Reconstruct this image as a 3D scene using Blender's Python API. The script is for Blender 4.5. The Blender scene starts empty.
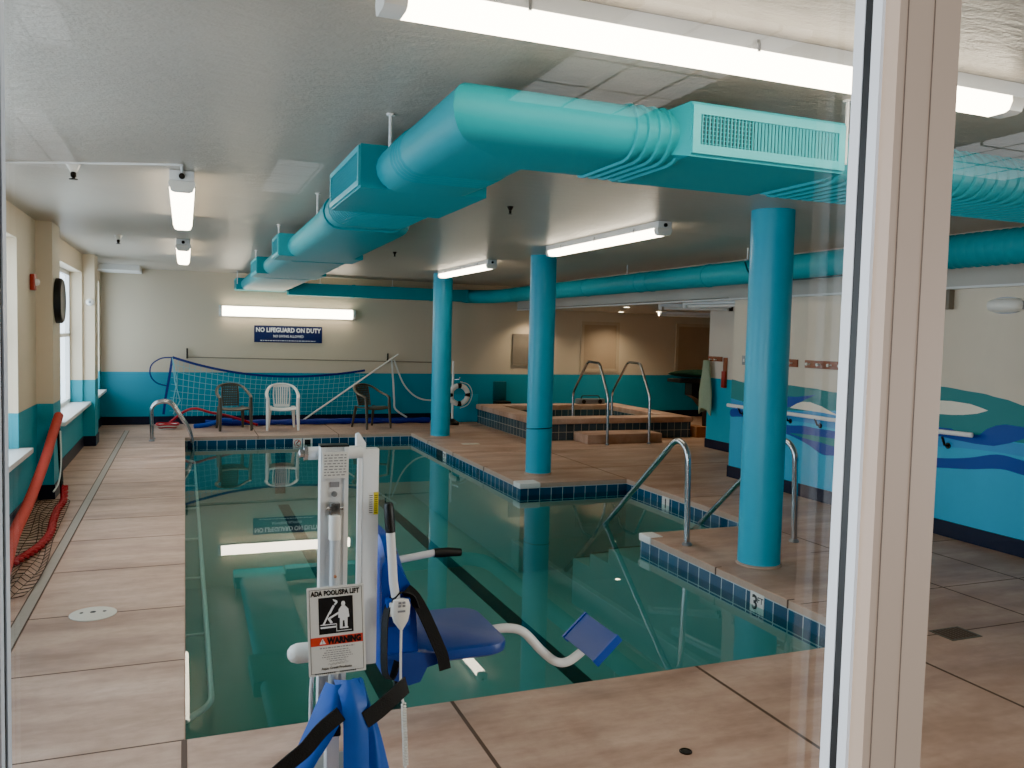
import bpy, bmesh, math, random
from mathutils import Vector, Matrix, Quaternion
random.seed(7)
PI = math.pi
SC = bpy.context.scene
COL = SC.collection

# ------------------------------------------------------------------ materials
def lin(h):
    h = h.lstrip('#')
    out = []
    for i in (0, 2, 4):
        c = int(h[i:i + 2], 16) / 255
        out.append(c / 12.92 if c <= .04045 else ((c + .055) / 1.055) ** 2.4)
    return (*out, 1)

class NT:
    def __init__(s, name):
        s.m = bpy.data.materials.new(name); s.m.use_nodes = True
        s.t = s.m.node_tree; s.t.nodes.clear()
        s.out = s.t.nodes.new('ShaderNodeOutputMaterial')
    def n(s, typ, **kw):
        nd = s.t.nodes.new('ShaderNode' + typ)
        for k, v in kw.items():
            if k.startswith('i_'):
                key = k[2:]
                nd.inputs[int(key) if key.isdigit() else key.replace('_', ' ')].default_value = v
            else: setattr(nd, k, v)
        return nd
    def l(s, a, b): s.t.links.new(a, b)
    def math(s, op, a, b=None):
        nd = s.n('Math', operation=op)
        for i, v in enumerate((a, b)):
            if v is None: continue
            if isinstance(v, (int, float)): nd.inputs[i].default_value = v
            else: s.l(v, nd.inputs[i])
        return nd.outputs[0]
    def mix(s, fac, a, b):
        nd = s.n('Mix', data_type='RGBA')
        for i, v in ((0, fac), (6, a), (7, b)):
            if isinstance(v, (int, float, tuple)): nd.inputs[i].default_value = v
            else: s.l(v, nd.inputs[i])
        return nd.outputs[2]
    def noise(s, scale, detail=3, rough=.55, vec=None):
        nd = s.n('TexNoise'); nd.inputs['Scale'].default_value = scale
        nd.inputs['Detail'].default_value = detail; nd.inputs['Roughness'].default_value = rough
        if vec is not None: s.l(vec, nd.inputs['Vector'])
        return nd.outputs['Fac']
    def pos(s):
        g = s.n('NewGeometry'); return g.outputs['Position']
    def xyz(s):
        x = s.n('SeparateXYZ'); s.l(s.pos(), x.inputs[0]); return x.outputs
    def ramp(s, fac, stops):
        nd = s.n('ValToRGB'); e = nd.color_ramp.elements
        while len(e) < len(stops): e.new(.5)
        for k, (p, c) in enumerate(stops): e[k].position = p; e[k].color = c
        s.l(fac, nd.inputs[0]); return nd.outputs[0]
    def bsdf(s, col, rough=.5, metal=0, bump=None, bstr=.2, bdist=.01, spec=.5, emis=None, estr=0):
        b = s.n('BsdfPrincipled')
        if isinstance(col, tuple): b.inputs['Base Color'].default_value = col
        else: s.l(col, b.inputs['Base Color'])
        if isinstance(rough, (int, float)): b.inputs['Roughness'].default_value = rough
        else: s.l(rough, b.inputs['Roughness'])
        b.inputs['Metallic'].default_value = metal
        b.inputs['Specular IOR Level'].default_value = spec
        if emis: b.inputs['Emission Color'].default_value = emis; b.inputs['Emission Strength'].default_value = estr
        if bump is not None:
            bp = s.n('Bump'); bp.inputs['Strength'].default_value = bstr; bp.inputs['Distance'].default_value = bdist
            s.l(bump, bp.inputs['Height']); s.l(bp.outputs[0], b.inputs['Normal'])
        s.l(b.outputs[0], s.out.inputs[0]); return s.m

def pm(name, hexc, rough=.5, metal=0, var=.12, scale=6, bump=0, bscale=60, spec=.5):
    t = NT(name); c = lin(hexc)
    p = t.pos()
    d = tuple(v * (1 - var) for v in c[:3]) + (1,)
    u = tuple(min(1, v * (1 + var)) for v in c[:3]) + (1,)
    col = t.mix(t.noise(scale, 3, .6, p), d, u)
    return t.bsdf(col, rough, metal, t.noise(bscale, 2, .5, p) if bump else None, bump, spec=spec)

M = {}
def mk_materials():
    # concrete deck
    t = NT('deck_concrete'); p = t.pos()
    mp = t.n('Mapping'); mp.inputs['Scale'].default_value = (1, 3.2, 1); t.l(p, mp.inputs[0])
    a = t.noise(1.1, 6, .65, mp.outputs[0]); b = t.noise(14, 4, .6, p); g = t.noise(160, 2, .5, p)
    c1 = t.ramp(a, [(.30, lin('987463')), (.5, lin('be9c88')), (.72, lin('d8b9a7'))])
    c2 = t.mix(t.math('MULTIPLY', t.math('MAXIMUM', t.math('SUBTRACT', b, .45), 0), .8), c1, lin('8a6c58'))
    sep = t.xyz()
    wet = t.ramp(t.noise(.8, 4, .6, mp.outputs[0]), [(.42, (0, 0, 0, 1)), (.62, (1, 1, 1, 1))])
    side = t.math('MULTIPLY', wet, t.ramp(t.math('DIVIDE', sep[0], 7), [(.3, (0, 0, 0, 1)), (.6, (.42, .42, .42, 1))]))
    col = t.mix(side, c2, lin('94694a'))
    M['deck'] = t.bsdf(col, t.math('ADD', t.math('MULTIPLY', a, .4), .27), 0, g, .18, .004)
    M['joint'] = pm('deck_joint', '5a463a', .8)
    M['coping'] = pm('coping_stone', 'b39c8d', .85, var=.16, scale=30, bump=.2, bscale=120, spec=.15)
    # walls with painted band
    def banded(name, low, high, zcut, rough=.55):
        t = NT(name); p = t.pos(); s = t.xyz()
        n1 = t.noise(3, 3, .5, p)
        lo = t.mix(n1, tuple(v * .9 for v in lin(low)[:3]) + (1,), lin(low))
        hi = t.mix(n1, tuple(v * .93 for v in lin(high)[:3]) + (1,), lin(high))
        f = t.math('GREATER_THAN', s[2], zcut)
        return t.bsdf(t.mix(f, lo, hi), rough, 0, t.noise(90, 2, .5, p), .08, .004)
    M['wall_left'] = banded('painted_wall_left', '0a94a6', 'd6c6ac', .985)
    M['wall_back'] = banded('painted_wall_back', '0a8fa8', 'cbbda6', .965)
    M['wall_far'] = banded('painted_wall_far', '12a5c4', 'd8cfc2', 1.17)
    M['cream'] = pm('cream_wall_paint', 'd6cab8', .55, var=.05, bump=.08)
    M['grey_paint'] = pm('pale_grey_paint', 'b9b4ab', .5, var=.04)
    t = NT('ceiling_paint'); p = t.pos()
    mp = t.n('Mapping'); mp.inputs['Scale'].default_value = (1, 2.6, 1); t.l(p, mp.inputs[0])
    nb = t.noise(9, 5, .62, mp.outputs[0]); big = t.noise(.7, 2, .5, p)
    M['ceiling'] = t.bsdf(t.mix(big, lin('a59d92'), lin('b7afa3')), t.math('ADD', t.math('MULTIPLY', nb, .12), .28), 0, t.math('ADD', nb, t.math('MULTIPLY', t.noise(70, 2, .5, p), .25)), .45, .02)
    M['navy'] = pm('navy_baseboard', '0a1430', .45, var=.2)
    M['duct'] = pm('turquoise_duct_paint', '148f9c', .5, var=.05, scale=2, bump=.05, bscale=8, spec=.18)
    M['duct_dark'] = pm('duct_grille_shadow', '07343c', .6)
    M['duct_trim'] = pm('turquoise_grille_paint', '1fa5b2', .45, var=.04)
    M['column'] = pm('turquoise_column_paint', '0aa6c8', .38, var=.06, scale=4, bump=.08, bscale=12)
    M['white_metal'] = pm('white_powder_coat', 'e2e4e6', .35, var=.04)
    M['white_plastic'] = pm('white_plastic', 'e6e4de', .4, var=.04)
    M['actuator'] = pm('pale_grey_actuator', 'c3c6ca', .35, .1, var=.05)
    M['grey_metal'] = pm('grey_metal', '8f9296', .35, .6, var=.08)
    M['black'] = pm('black_rubber', '0f1012', .5, var=.2)
    M['dark_bronze'] = pm('dark_sprinkler_metal', '2a241f', .4, .5)
    t = NT('stainless_steel'); p = t.pos()
    M['steel'] = t.bsdf(lin('b9bcc0'), .22, 1.0, t.noise(60, 2, .5, p), .04, .002)
    M['blue_plastic'] = pm('blue_plastic', '0e3f9e', .38, var=.08, scale=4, bump=.06, bscale=50)
    M['blue_seat'] = pm('blue_moulded_plastic', '20408c', .42, var=.06, scale=4, bump=.06, bscale=50)
    M['blue_cloth'] = pm('blue_vinyl_cloth', '0c52b4', .5, var=.15, scale=7, bump=.25, bscale=18)
    M['black_web'] = pm('black_webbing', '17181a', .75, var=.25, bump=.4, bscale=200)
    M['dark_teal'] = pm('dark_teal_plastic', '0a5f6c', .5)
    M['lobby_dark'] = pm('dark_lobby_paint', '2e2a27', .8)
    M['red_foam'] = pm('red_foam', 'b8392f', .7, var=.15, scale=20, bump=.3)
    M['red_rope'] = pm('red_rope', 'a5202c', .7, var=.3, scale=60, bump=.5, bscale=120)
    M['dark_net'] = pm('dark_net_cord', '2a201c', .8)
    M['pale_net'] = pm('pale_net_cord', '7fc0c8', .8)
    M['navy_tape'] = pm('navy_net_tape', '10206a', .6, var=.15)
    M['blue_roll'] = pm('navy_blue_cover', '182c86', .5, var=.25, bump=.2, bscale=20)
    M['white_strap'] = pm('white_strap', 'd5d9d6', .6)
    M['green_chair'] = pm('dark_green_resin', '524b40', .38, var=.15)
    M['sign_blue'] = pm('navy_sign', '081c52', .4, var=.06)
    M['white_ink'] = pm('white_lettering', 'eceef2', .5, var=.02)
    M['black_ink'] = pm('black_lettering', '121216', .5, var=.02)
    M['grey_ink'] = pm('grey_small_print', '85858a', .5, var=.05)
    M['sign_white'] = pm('sign_white', 'dcdcd9', .4, var=.03)
    M['sign_red'] = pm('sign_red', 'cf3a2c', .45, var=.05)
    M['yellow'] = pm('yellow_sticker', 'd8c52c', .45)
    M['brown'] = pm('brown_wood', '8a4a2c', .5, var=.2, scale=20)
    M['green_towel'] = pm('sage_green_towel', '93a58c', .9, var=.12, scale=40, bump=.5, bscale=150)
    M['dark_green'] = pm('dark_green_cloth', '1f4a3a', .85, var=.35, scale=14, bump=.4)
    M['tan_panel'] = pm('tan_panel', 'a8947c', .6, var=.06)
    M['tan_frame'] = pm('tan_frame', 'b9a88f', .6)
    M['grey_panel'] = pm('grey_panel', '7b7266', .6)
    M['beige_frame'] = pm('beige_window_frame', 'a8978a', .45, var=.03, scale=3)
    M['white_frame'] = pm('white_glazing_bead', 'c9d2de', .4, var=.03)
    M['seam'] = pm('dark_frame_seam', '5d5048', .7)
    M['gasket'] = pm('black_gasket', '0a0a0c', .5)
    M['white_trim'] = pm('white_trim_paint', 'e4e4e2', .4, var=.03)
    M['plaster'] = pm('pool_plaster', '8aa8a4', .7, var=.08, scale=3)
    M['lane'] = pm('dark_lane_tile', '10242c', .5)
    M['disc'] = pm('white_lid_plastic', 'd9d3c6', .45, var=.08)
    M['grate'] = pm('grey_floor_grate', '5d594d', .5, .3)
    M['channel'] = pm('grey_drain_channel', 'a79d92', .45, .1, var=.15, scale=20)
    M['red_alarm'] = pm('red_alarm_plastic', '9c2a20', .4)
    M['clock_face'] = pm('pale_clock_face', 'c5c2c4', .3)
    M['brown_tan'] = pm('copper_tan', 'a06a48', .6)
    # mural paints
    for k, h in dict(mural_base='1fa6d2', mural_green='047a7e', mural_blue='003c98', mural_mid='2f8fcb', mural_white='e9e2d2', mural_cream='d9cfb9').items():
        M[k] = pm(k + '_paint', h, .5, var=.06, scale=3, bump=.06)
    # pool tiles on axis aligned strips
    def tiles(name, size, c1, c2, grout, zoff):
        t = NT(name); s = t.xyz()
        u = t.math('ADD', s[0], s[1]); cv = t.n('CombineXYZ'); t.l(u, cv.inputs[0]); t.l(t.math('ADD', s[2], zoff), cv.inputs[1])
        b = t.n('TexBrick', offset=0.0, squash=1.0); t.l(cv.outputs[0], b.inputs['Vector'])
        b.inputs['Color1'].default_value = lin(c1); b.inputs['Color2'].default_value = lin(c2); b.inputs['Mortar'].default_value = lin(grout)
        b.inputs['Scale'].default_value = 1; b.inputs['Mortar Size'].default_value = .0045; b.inputs['Mortar Smooth'].default_value = .1
        b.inputs['Brick Width'].default_value = size; b.inputs['Row Height'].default_value = size
        n = t.noise(6, 2, .5, t.pos())
        col = t.mix(t.math('MULTIPLY', n, .5), b.outputs[0], lin('3d6484'))
        return t.bsdf(b.outputs[0], .2, 0)
    M['pool_tile'] = tiles('blue_pool_tile', .155, '1a3e5c', '285474', 'b0c0c8', .06 + .155 * 4)
    M['spa_tile'] = tiles('slate_spa_tile', .145, '3a4a52', '4a5c66', 'a9a69c', .145 * 2 - .0)
    # lights
    t = NT('lit_lens'); e = t.n('Emission'); e.inputs[0].default_value = (1, .86, .66, 1); e.inputs[1].default_value = 10
    t.l(e.outputs[0], t.out.inputs[0]); M['lens'] = t.m
    t = NT('downlight_glow'); e = t.n('Emission'); e.inputs[0].default_value = (1, .8, .55, 1); e.inputs[1].default_value = 12
    t.l(e.outputs[0], t.out.inputs[0]); M['spot'] = t.m
    t = NT('skylit_panel'); e = t.n('Emission'); e.inputs[0].default_value = (.95, .97, 1, 1)
    sx = t.xyz()
    gx = t.math('LESS_THAN', t.math('ABSOLUTE', t.math('SUBTRACT', t.math('FRACT', t.math('MULTIPLY', sx[0], 5)), .5)), .47)
    gy = t.math('LESS_THAN', t.math('ABSOLUTE', t.math('SUBTRACT', t.math('FRACT', t.math('MULTIPLY', sx[1], 4)), .5)), .47)
    t.l(t.math('MULTIPLY', t.math('MULTIPLY', gx, gy), 1.3), e.inputs[1])
    t.l(e.outputs[0], t.out.inputs[0]); M['panel_glow'] = t.m
    # clear sheets: glass and water
    def sheet(name, tint, ior, rough, bump=None, bscale=1):
        t = NT(name)
        tr = t.n('BsdfTransparent'); tr.inputs[0].default_value = tint
        gl = t.n('BsdfGlossy'); gl.inputs['Roughness'].default_value = rough; gl.inputs[0].default_value = (1, 1, 1, 1)
        fr = t.n('Fresnel'); geo = t.n('NewGeometry')
        t.l(t.math('ADD', t.math('MULTIPLY', geo.outputs['Backfacing'], 1 / ior - ior), ior), fr.inputs[0])
        mx = t.n('MixShader')
        if bump:
            mp = t.n('Mapping'); mp.inputs['Scale'].default_value = (1, 1, 1); t.l(t.pos(), mp.inputs[0])
            bp = t.n('Bump'); bp.inputs['Strength'].default_value = bump; bp.inputs['Distance'].default_value = .02
            t.l(t.noise(bscale, 2, .5, mp.outputs[0]), bp.inputs['Height'])
            t.l(bp.outputs[0], gl.inputs['Normal']); t.l(bp.outputs[0], fr.inputs['Normal'])
        t.l(fr.outputs[0], mx.inputs[0]); t.l(tr.outputs[0], mx.inputs[1]); t.l(gl.outputs[0], mx.inputs[2])
        t.l(mx.outputs[0], t.out.inputs[0]); return t.m
    M['glass'] = sheet('window_glass', (.95, .97, .96, 1), 1.5, 0)
    M['water'] = sheet('pool_water', (.46, .74, .71, 1), 1.33, .0, .02, 1.3)
    M['spa_water'] = sheet('spa_water', (.3, .42, .42, 1), 1.33, .03, .1, 6)
mk_materials()

# ------------------------------------------------------------------ mesh helpers
class MB:
    def __init__(s): s.v = []; s.f = []; s.mi = []
    def add(s, vs, fs, mi=0):
        o = len(s.v); s.v += [Vector(v) for v in vs]
        for f in fs: s.f.append([o + i for i in f]); s.mi.append(mi)
        return s
    def box(s, lo, hi, mi=0, bev=0, R=None, c=None):
        x0, y0, z0 = lo; x1, y1, z1 = hi
        if bev:
            bm = bmesh.new(); bmesh.ops.create_cube(bm, size=1)
            for v in bm.verts: v.co = Vector((x0 + (v.co.x + .5) * (x1 - x0), y0 + (v.co.y + .5) * (y1 - y0), z0 + (v.co.z + .5) * (z1 - z0)))
            bmesh.ops.bevel(bm, geom=list(bm.edges), offset=bev, segments=2, affect='EDGES', profile=.6)
            bm.verts.index_update()
            vs = [v.co.copy() for v in bm.verts]; fs = [[v.index for v in f.verts] for f in bm.faces]; bm.free()
        else:
            vs = [Vector(p) for p in ((x0, y0, z0), (x1, y0, z0), (x1, y1, z0), (x0, y1, z0), (x0, y0, z1), (x1, y0, z1), (x1, y1, z1), (x0, y1, z1))]
            fs = [(0, 3, 2, 1), (4, 5, 6, 7), (0, 1, 5, 4), (1, 2, 6, 5), (2, 3, 7, 6), (3, 0, 4, 7)]
        if R is not None:
            c = Vector(c) if c is not None else (Vector(lo) + Vector(hi)) / 2
            vs = [c + R @ (v - c) for v in vs]
        return s.add(vs, fs, mi)
    def loft(s, rings, closed=False, caps=True, mi=0, ringclosed=True):
        n = len(rings[0]); vs = [p for r in rings for p in r]; fs = []
        m = len(rings)
        for i in range(m if closed else m - 1):
            a = i * n; b = ((i + 1) % m) * n
            for k in range(n if ringclosed else n - 1):
                k2 = (k + 1) % n; fs.append((a + k, a + k2, b + k2, b + k))
        if caps and not closed and ringclosed:
            fs.append(tuple(reversed(range(n)))); fs.append(tuple(range((m - 1) * n, m * n)))
        return s.add(vs, fs, mi)
    def tube(s, pts, r, n=10, closed=False, mi=0, caps=True, flat=None, up=None):
        pts = [Vector(p) for p in pts]; m = len(pts); rings = []
        rr = r if isinstance(r, (list, tuple)) else [r] * m
        prev = None
        for i, p in enumerate(pts):
            if closed: t = pts[(i + 1) % m] - pts[i - 1]
            else: t = pts[min(i + 1, m - 1)] - pts[max(i - 1, 0)]
            t = t.normalized() if t.length > 1e-9 else Vector((0, 0, 1))
            if up is not None:
                a = Vector(up) - t * t.dot(Vector(up)); a = a.normalized()
            elif prev is None:
                a = Vector((0, 0, 1)) if abs(t.z) < .9 else Vector((1, 0, 0)); a = (a - t * a.dot(t)).normalized()
            else:
                a = prev - t * prev.dot(t); a = a.normalized() if a.length > 1e-6 else t.orthogonal().normalized()
            prev = a; b = t.cross(a)
            fa, fb = flat if flat else (1, 1)
            rings.append([p + (a * math.cos(2 * PI * k / n) * fa + b * math.sin(2 * PI * k / n) * fb) * rr[i] for k in range(n)])
        return s.loft(rings, closed, caps, mi)
    def ribbon(s, pts, w, th, up, mi=0, wid=None):
        """flat band: pts centre line, w half-width along up x tangent side"""
        pts = [Vector(p) for p in pts]; m = len(pts); rings = []
        for i, p in enumerate(pts):
            t = (pts[min(i + 1, m - 1)] - pts[max(i - 1, 0)]).normalized()
            u = Vector(up); a = (u - t * u.dot(t)).normalized(); b = t.cross(a)
            ww = wid[i] if wid else w
            rings.append([p + a * ww + b * th, p - a * ww + b * th, p - a * ww - b * th, p + a * ww - b * th])
        return s.loft(rings, mi=mi)
    def cyl(s, a, b, r, n=20, r2=None, mi=0):
        return s.tube([a, b], [r, r if r2 is None else r2], n, mi=mi)
    def lathe(s, prof, c=(0, 0, 0), n=24, mi=0, axis='z'):
        c = Vector(c); rings = []
        for r, h in prof:
            ring = []
            for k in range(n):
                x, y = r * math.cos(2 * PI * k / n), r * math.sin(2 * PI * k / n)
                ring.append(c + (Vector((x, y, h)) if axis == 'z' else Vector((h, x, y)) if axis == 'x' else Vector((y, h, x))))
            rings.append(ring)
        return s.loft(rings, mi=mi)
    def prism(s, poly, axis, lo, hi, mi=0):
        """poly in 2-D; axis 'z' -> (x,y), 'y' -> (x,z), 'x' -> (y,z)"""
        def P(p, h): return {'z': (p[0], p[1], h), 'y': (p[0], h, p[1]), 'x': (h, p[0], p[1])}[axis]
        n = len(poly); vs = [P(p, lo) for p in poly] + [P(p, hi) for p in poly]
        fs = [tuple(reversed(range(n))), tuple(range(n, 2 * n))] + [(k, (k + 1) % n, n + (k + 1) % n, n + k) for k in range(n)]
        return s.add(vs, fs, mi)
    def quad(s, a, b, c, d, mi=0): return s.add([a, b, c, d], [(0, 1, 2, 3)], mi)
    def xf(s, mat):
        s.v = [mat @ v for v in s.v]; return s

def wpos(o):
    p = Vector((0, 0, 0))
    while o is not None: p += o.location; o = o.parent
    return p

def build(name, mb, mats, parent=None, local=False, smooth=True, ang=38):
    me = bpy.data.meshes.new(name)
    sh = Vector((0, 0, 0)) if (local or parent is None) else wpos(parent)
    me.from_pydata([tuple(v - sh) for v in mb.v], [], mb.f)
    mats = mats if isinstance(mats, (list, tuple)) else [mats]
    for m in mats: me.materials.append(M[m] if isinstance(m, str) else m)
    for p, mi in zip(me.polygons, mb.mi): p.material_index = mi
    bm = bmesh.new(); bm.from_mesh(me); bmesh.ops.recalc_face_normals(bm, faces=bm.faces); bm.to_mesh(me); bm.free()
    if smooth:
        me.shade_smooth(); me.set_sharp_from_angle(angle=math.radians(ang))
    o = bpy.data.objects.new(name, me); COL.objects.link(o)
    if parent is not None: o.parent = parent
    return o

def tag(o, label, cat, group=None, kind=None):
    o['label'] = label; o['category'] = cat
    if group: o['group'] = group
    if kind: o['kind'] = kind
    return o
def thing(name, label, cat, loc=(0, 0, 0), rz=0, group=None, kind=None):
    o = bpy.data.objects.new(name, None); COL.objects.link(o)
    o.empty_display_size = .1
    o.location = loc; o.rotation_euler = (0, 0, rz)
    return tag(o, label, cat, group, kind)
def struct(name, mb, mats, parent=None, **kw):
    o = build(name, mb, mats, parent, **kw); o['kind'] = 'structure'; return o
def dup(root, loc, rz=0, label=None, group=None):
    kids = list(root.children)
    r = root.copy(); COL.objects.link(r); r.location = loc; r.rotation_euler = (0, 0, rz)
    if label: r['label'] = label
    if group: r['group'] = group
    for ch in kids:
        c = ch.copy(); COL.objects.link(c); c.parent = r
        for g in ch.children:
            d = g.copy(); COL.objects.link(d); d.parent = c
    return r
def spline(pts, n=8):
    pts = [Vector(p) for p in pts]; out = []
    for i in range(len(pts) - 1):
        p0 = pts[max(i - 1, 0)]; p1 = pts[i]; p2 = pts[i + 1]; p3 = pts[min(i + 2, len(pts) - 1)]
        for k in range(n):
            t = k / n
            out.append(.5 * ((2 * p1) + (p2 - p0) * t + (2 * p0 - 5 * p1 + 4 * p2 - p3) * t * t + (3 * p1 - p0 - 3 * p2 + p3) * t ** 3))
    out.append(pts[-1]); return out
def fillet(pts, r, n=6):
    """polyline with rounded corners"""
    pts = [Vector(p) for p in pts]; out = [pts[0]]
    for i in range(1, len(pts) - 1):
        a, b, c = pts[i - 1], pts[i], pts[i + 1]
        rr = min(r, (a - b).length * .48, (c - b).length * .48)
        p, q = b + (a - b).normalized() * rr, b + (c - b).normalized() * rr
        for k in range(n + 1):
            t = k / n; out.append(p * (1 - t) ** 2 + b * 2 * t * (1 - t) + q * t * t)
    out.append(pts[-1]); return out
def text_mesh(body, size, mats, origin, right, up, name='lettering', parent=None, align='CENTER', stretch=1.0, thick=.0004, bold=0):
    cu = bpy.data.curves.new('tmp', 'FONT'); cu.body = body; cu.size = size; cu.align_x = align; cu.extrude = thick; cu.resolution_u = 2
    cu.offset = bold
    to = bpy.data.objects.new('tmp', cu); COL.objects.link(to)
    dg = bpy.context.evaluated_depsgraph_get(); dg.update()
    me = bpy.data.meshes.new_from_object(to.evaluated_get(dg))
    bpy.data.objects.remove(to)
    r, u = Vector(right).normalized(), Vector(up).normalized(); nn = r.cross(u)
    mb = MB(); o = Vector(origin)
    mb.add([o + r * v.co.x * stretch + u * v.co.y + nn * v.co.z for v in me.vertices], [tuple(p.vertices) for p in me.polygons])
    bpy.data.meshes.remove(me)
    if name is None: return mb
    return build(name, mb, mats, parent, smooth=False)

# ------------------------------------------------------------------ room shell
CZ = 2.83          # ceiling
XL, XR, YB = -1.40, 6.70, 16.55
Y0 = .65
WZ = -.15          # water level
PF = 3.80          # pool near edge
PB = 14.54         # pool far edge

fl = MB()
rects = [(-1.62, 0, Y0, YB), (0, 13, Y0, PF), (0, 13, PB, YB), (3.93, 13, PF, 6.62), (5.27, 13, 6.62, 9.28), (3.80, 13, 9.28, PB)]
for x0, x1, y0, y1 in rects: fl.quad((x0, y0, 0), (x1, y0, 0), (x1, y1, 0), (x0, y1, 0))
E_ = .0012
def jx(y, x0, x1, w=.004): fl.box((x0, y - w, -.002), (x1, y + w, E_), 1)
def jy(x, y0, y1, w=.006): fl.box((x - w, y0, -.002), (x + w, y1, E_), 1)
for y in (3.80, 4.75, 5.68, 6.71, 7.67, 8.49, 9.45, 10.4, 11.4, 12.4, 13.4, 14.54): jx(y, XL, 0)
jx(2.7, XL, 0)
jy(0.0, Y0, PF, .012)
for x in (1.22, 2.63, 3.92): jy(x, Y0, PF, .009)
jy(6.06, 3.4, 5.4); jx(3.76, 3.95, XR); jx(4.5, 3.95, XR); jx(5.6, 5.0, XR); jy(5.27, Y0, 6.6)
for x in (1.15, 2.5): jy(x, PB, YB)
jy(5.27, 9.3, 12.9); jx(8.0, 5.3, XR); jx(10.2, 3.82, 8.1); jx(11.9, 3.82, 8.1)
floor = struct('floor', fl, ['deck', 'joint'], smooth=False)

# stone nosing all round the pool, one slab edge
poly = [(0, PF), (3.93, PF), (3.93, 6.62), (5.27, 6.62), (5.27, 9.28), (3.80, 9.28), (3.80, PB), (0, PB)]
def ring_offset(poly, d):
    n = len(poly); out = []
    for i in range(n):
        p, a, b = Vector(poly[i]), Vector(poly[i - 1]), Vector(poly[(i + 1) % n])
        d1 = (p - a).normalized(); d2 = (b - p).normalized()
        out.append(p + Vector((-d1.y, d1.x)) * d + Vector((-d2.y, d2.x)) * d)
    return out
def edge_band(mb, poly, z0, z1, mi=0):
    n = len(poly)
    for i in range(n):
        a, b = poly[i], poly[(i + 1) % n]
        mb.quad((a[0], a[1], z0), (b[0], b[1], z0), (b[0], b[1], z1), (a[0], a[1], z1), mi)
cp = MB()
outer = ring_offset(poly, -.0); inner = ring_offset(poly, .005)
n = len(poly)
def stripring(mb, P, Q, zp, zq, mi=0):
    for i in range(len(P)):
        j = (i + 1) % len(P)
        mb.quad((P[i][0], P[i][1], zp), (P[j][0], P[j][1], zp), (Q[j][0], Q[j][1], zq), (Q[i][0], Q[i][1], zq), mi)
stripring(cp, outer, inner, 0, -.004, 2)
stripring(cp, inner, inner, -.004, -.056)
back = ring_offset(poly, -.02)
stripring(cp, inner, back, -.056, -.06)
for x, y in ((3.93 - .013, 4.60), (3.93 - .013, 5.45), (3.80 - .013, 10.6), (3.80 - .013, 12.0), (3.80 - .013, 13.4)):
    cp.box((x, y - .004, -.058), (x + .06, y + .004, .0025), 1)
for x in (1.15, 2.5): cp.box((x - .005, PB - .014, -.058), (x + .005, PB + .02, .0025), 1)
struct('trim_coping', cp, ['coping', 'joint', 'deck'], smooth=False)
# white rounded corner nosings
def nose(x, y, sx, sy, lx, ly):
    mb = MB(); x0, x1 = sorted((x - sx * .02, x + sx * lx)); y0, y1 = sorted((y - sy * .02, y + sy * ly))
    mb.box((x0, y0, -.065), (x1, y1, .006), bev=.018); return mb
struct('trim_corner_nosing', nose(3.80, 9.28, 1, 1, .26, .20), 'white_trim')
struct('trim_corner_nosing', nose(3.93, 6.62, 1, -1, .13, .18), 'white_trim')

# basin
tl = MB(); tb = ring_offset(poly, .004); edge_band(tl, tb, -.235, -.05)
struct('trim_waterline_tile', tl, 'pool_tile', smooth=False)
bs = MB(); edge_band(bs, poly, -1.12, -.05)
for x0, x1, y0, y1 in ((0, 3.80, PF, PB), (3.80, 3.93, PF, 9.28), (3.93, 5.27, 6.62, 9.28)):
    bs.quad((x0, y0, -1.1), (x1, y0, -1.1), (x1, y1, -1.1), (x0, y1, -1.1))
for x in (1.52, 3.12): bs.box((x - .085, PF + .5, -1.101), (x + .085, PB - .5, -1.092), 1)
for x in (1.52, 3.12): bs.box((x - .085, PB - .01, -1.0), (x + .085, PB - .001, -.3), 1)
struct('pool_basin_floor', bs, ['plaster', 'lane'], smooth=False)
st = MB()
for k, (y0, y1, z) in enumerate(((6.625, 7.25, -.30), (7.25, 7.65, -.45), (7.65, 8.05, -.60))):
    st.box((3.935, y0, -1.1), (5.265, y1, z)); st.box((3.936, y1 - .03, z + .001), (5.264, y1 + .003, z + .004), 1)
struct('pool_steps_floor', st, ['plaster', 'lane'], smooth=False)
wt = MB()
for x0, x1, y0, y1 in ((0, 3.80, PF, PB), (3.80, 3.93, PF, 9.28), (3.93, 5.27, 6.62, 9.28)):
    wt.quad((x0, y0, WZ), (x1, y0, WZ), (x1, y1, WZ), (x0, y1, WZ))
water = build('pool_water', wt, 'water', smooth=False)
tag(water, 'still dark green pool water mirroring the far wall', 'water', kind='stuff')

# left wall: three window openings, and an unseen nearest one added for daylight
WIN = [(2.2, 5.0), (6.4, 8.6), (10.9, 13.67), (14.75, 16.30)]
WB, WT = .66, 2.56
wl = MB()
ys = [Y0] + [v for w in WIN for v in w] + [YB]
for a, b in zip(ys[0::2], ys[1::2]): wl.box((-1.62, a, 0), (XL, b, CZ))
for a, b in WIN:
    wl.box((-1.62, a, 0), (XL, b, WB)); wl.box((-1.62, a, WT), (XL, b, CZ))
wl.box((XL - .01, 9.60, 0), (-1.25, 10.15, CZ)); wl.box((XL - .01, 13.72, 0), (-1.24, 14.2, CZ))
struct('wall_left', wl, 'wall_left', smooth=False)
b = MB(); BH = .15
b.box((XL, Y0, 0), (XL + .012, 9.6, BH)); b.box((XL, 10.15, 0), (XL + .012, 13.72, BH)); b.box((XL, 14.2, 0), (XL + .012, YB, BH))
for y0, y1, x in ((9.6, 10.15, -1.25), (13.72, 14.2, -1.24)): b.box((XL, y0 - .012, 0), (x + .012, y1 + .012, BH))
struct('baseboard_left', b, 'navy', smooth=False)
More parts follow.
